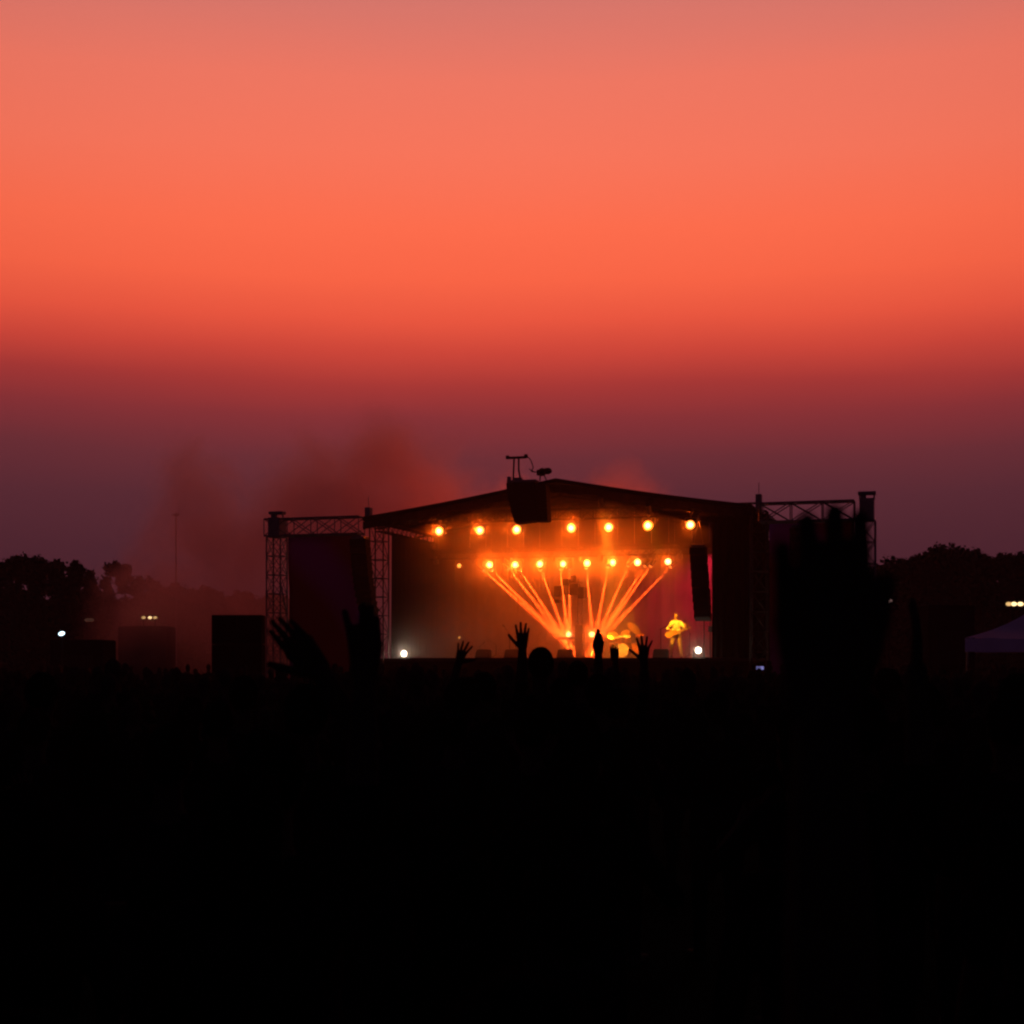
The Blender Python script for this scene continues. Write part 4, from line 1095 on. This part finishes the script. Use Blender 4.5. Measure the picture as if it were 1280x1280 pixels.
xe = sm('MINIMUM', sm('MULTIPLY', xn, 7.0, clamp=True), sm('MULTIPLY', sm('SUBTRACT', 1.0, xn), 7.0, clamp=True), clamp=True)
dens = sm('MULTIPLY', sm('MULTIPLY', sm('MULTIPLY', edge, ymid), sm('MULTIPLY', body_n, xe)), .36)
vb = nt3.nodes.new('ShaderNodeVolumePrincipled'); vb.inputs['Color'].default_value = vp.inputs['Color'].default_value[:]
vb.inputs['Anisotropy'].default_value = -.5; vp.inputs['Anisotropy'].default_value = .72
ad = nt3.nodes.new('ShaderNodeAddShader'); nt3.links.new(vp.outputs[0], ad.inputs[0]); nt3.links.new(vb.outputs[0], ad.inputs[1])
for n in nt3.nodes:
    if n.type == 'OUTPUT_MATERIAL': nt3.links.new(ad.outputs[0], n.inputs['Volume'])
low_ = sm('POWER', sm('DIVIDE', sm('SUBTRACT', sep.outputs['Z'], .8), 7.0, clamp=True), 1.3)
dens = sm('MULTIPLY', dens, sm('ADD', .06, sm('MULTIPLY', low_, .94)))
nt3.links.new(sm('MULTIPLY', dens, .7), vp.inputs['Density']); nt3.links.new(sm('MULTIPLY', dens, .4), vb.inputs['Density'])
mb = MB(); mb.box(((SX0+SX1)/2, (SY0+SY1)/2, (SZ0+SZ1)/2), (SX1-SX0, SY1-SY0, SZ1-SZ0))
tag(mb.build('smoke', M_smoke), 'reddish smoke drifting left from behind the stage roof', 'smoke', kind='stuff')

# ------------------------------------------------------------------ render settings
scene.render.engine = 'CYCLES'
cy = scene.cycles
cy.use_denoising = True
cy.max_bounces = 8; cy.diffuse_bounces = 2; cy.glossy_bounces = 2; cy.transmission_bounces = 2; cy.volume_bounces = 3; cy.transparent_max_bounces = 8
cy.sample_clamp_indirect = 4.0
cy.volume_step_rate = 1.0; cy.volume_max_steps = 256
cy.use_light_tree = True
cy.pixel_filter_type = 'BLACKMAN_HARRIS'; cy.filter_width = 2.3
scene.view_settings.view_transform = 'Standard'; scene.view_settings.look = 'None'
scene.view_settings.exposure = 0; scene.view_settings.gamma = 1
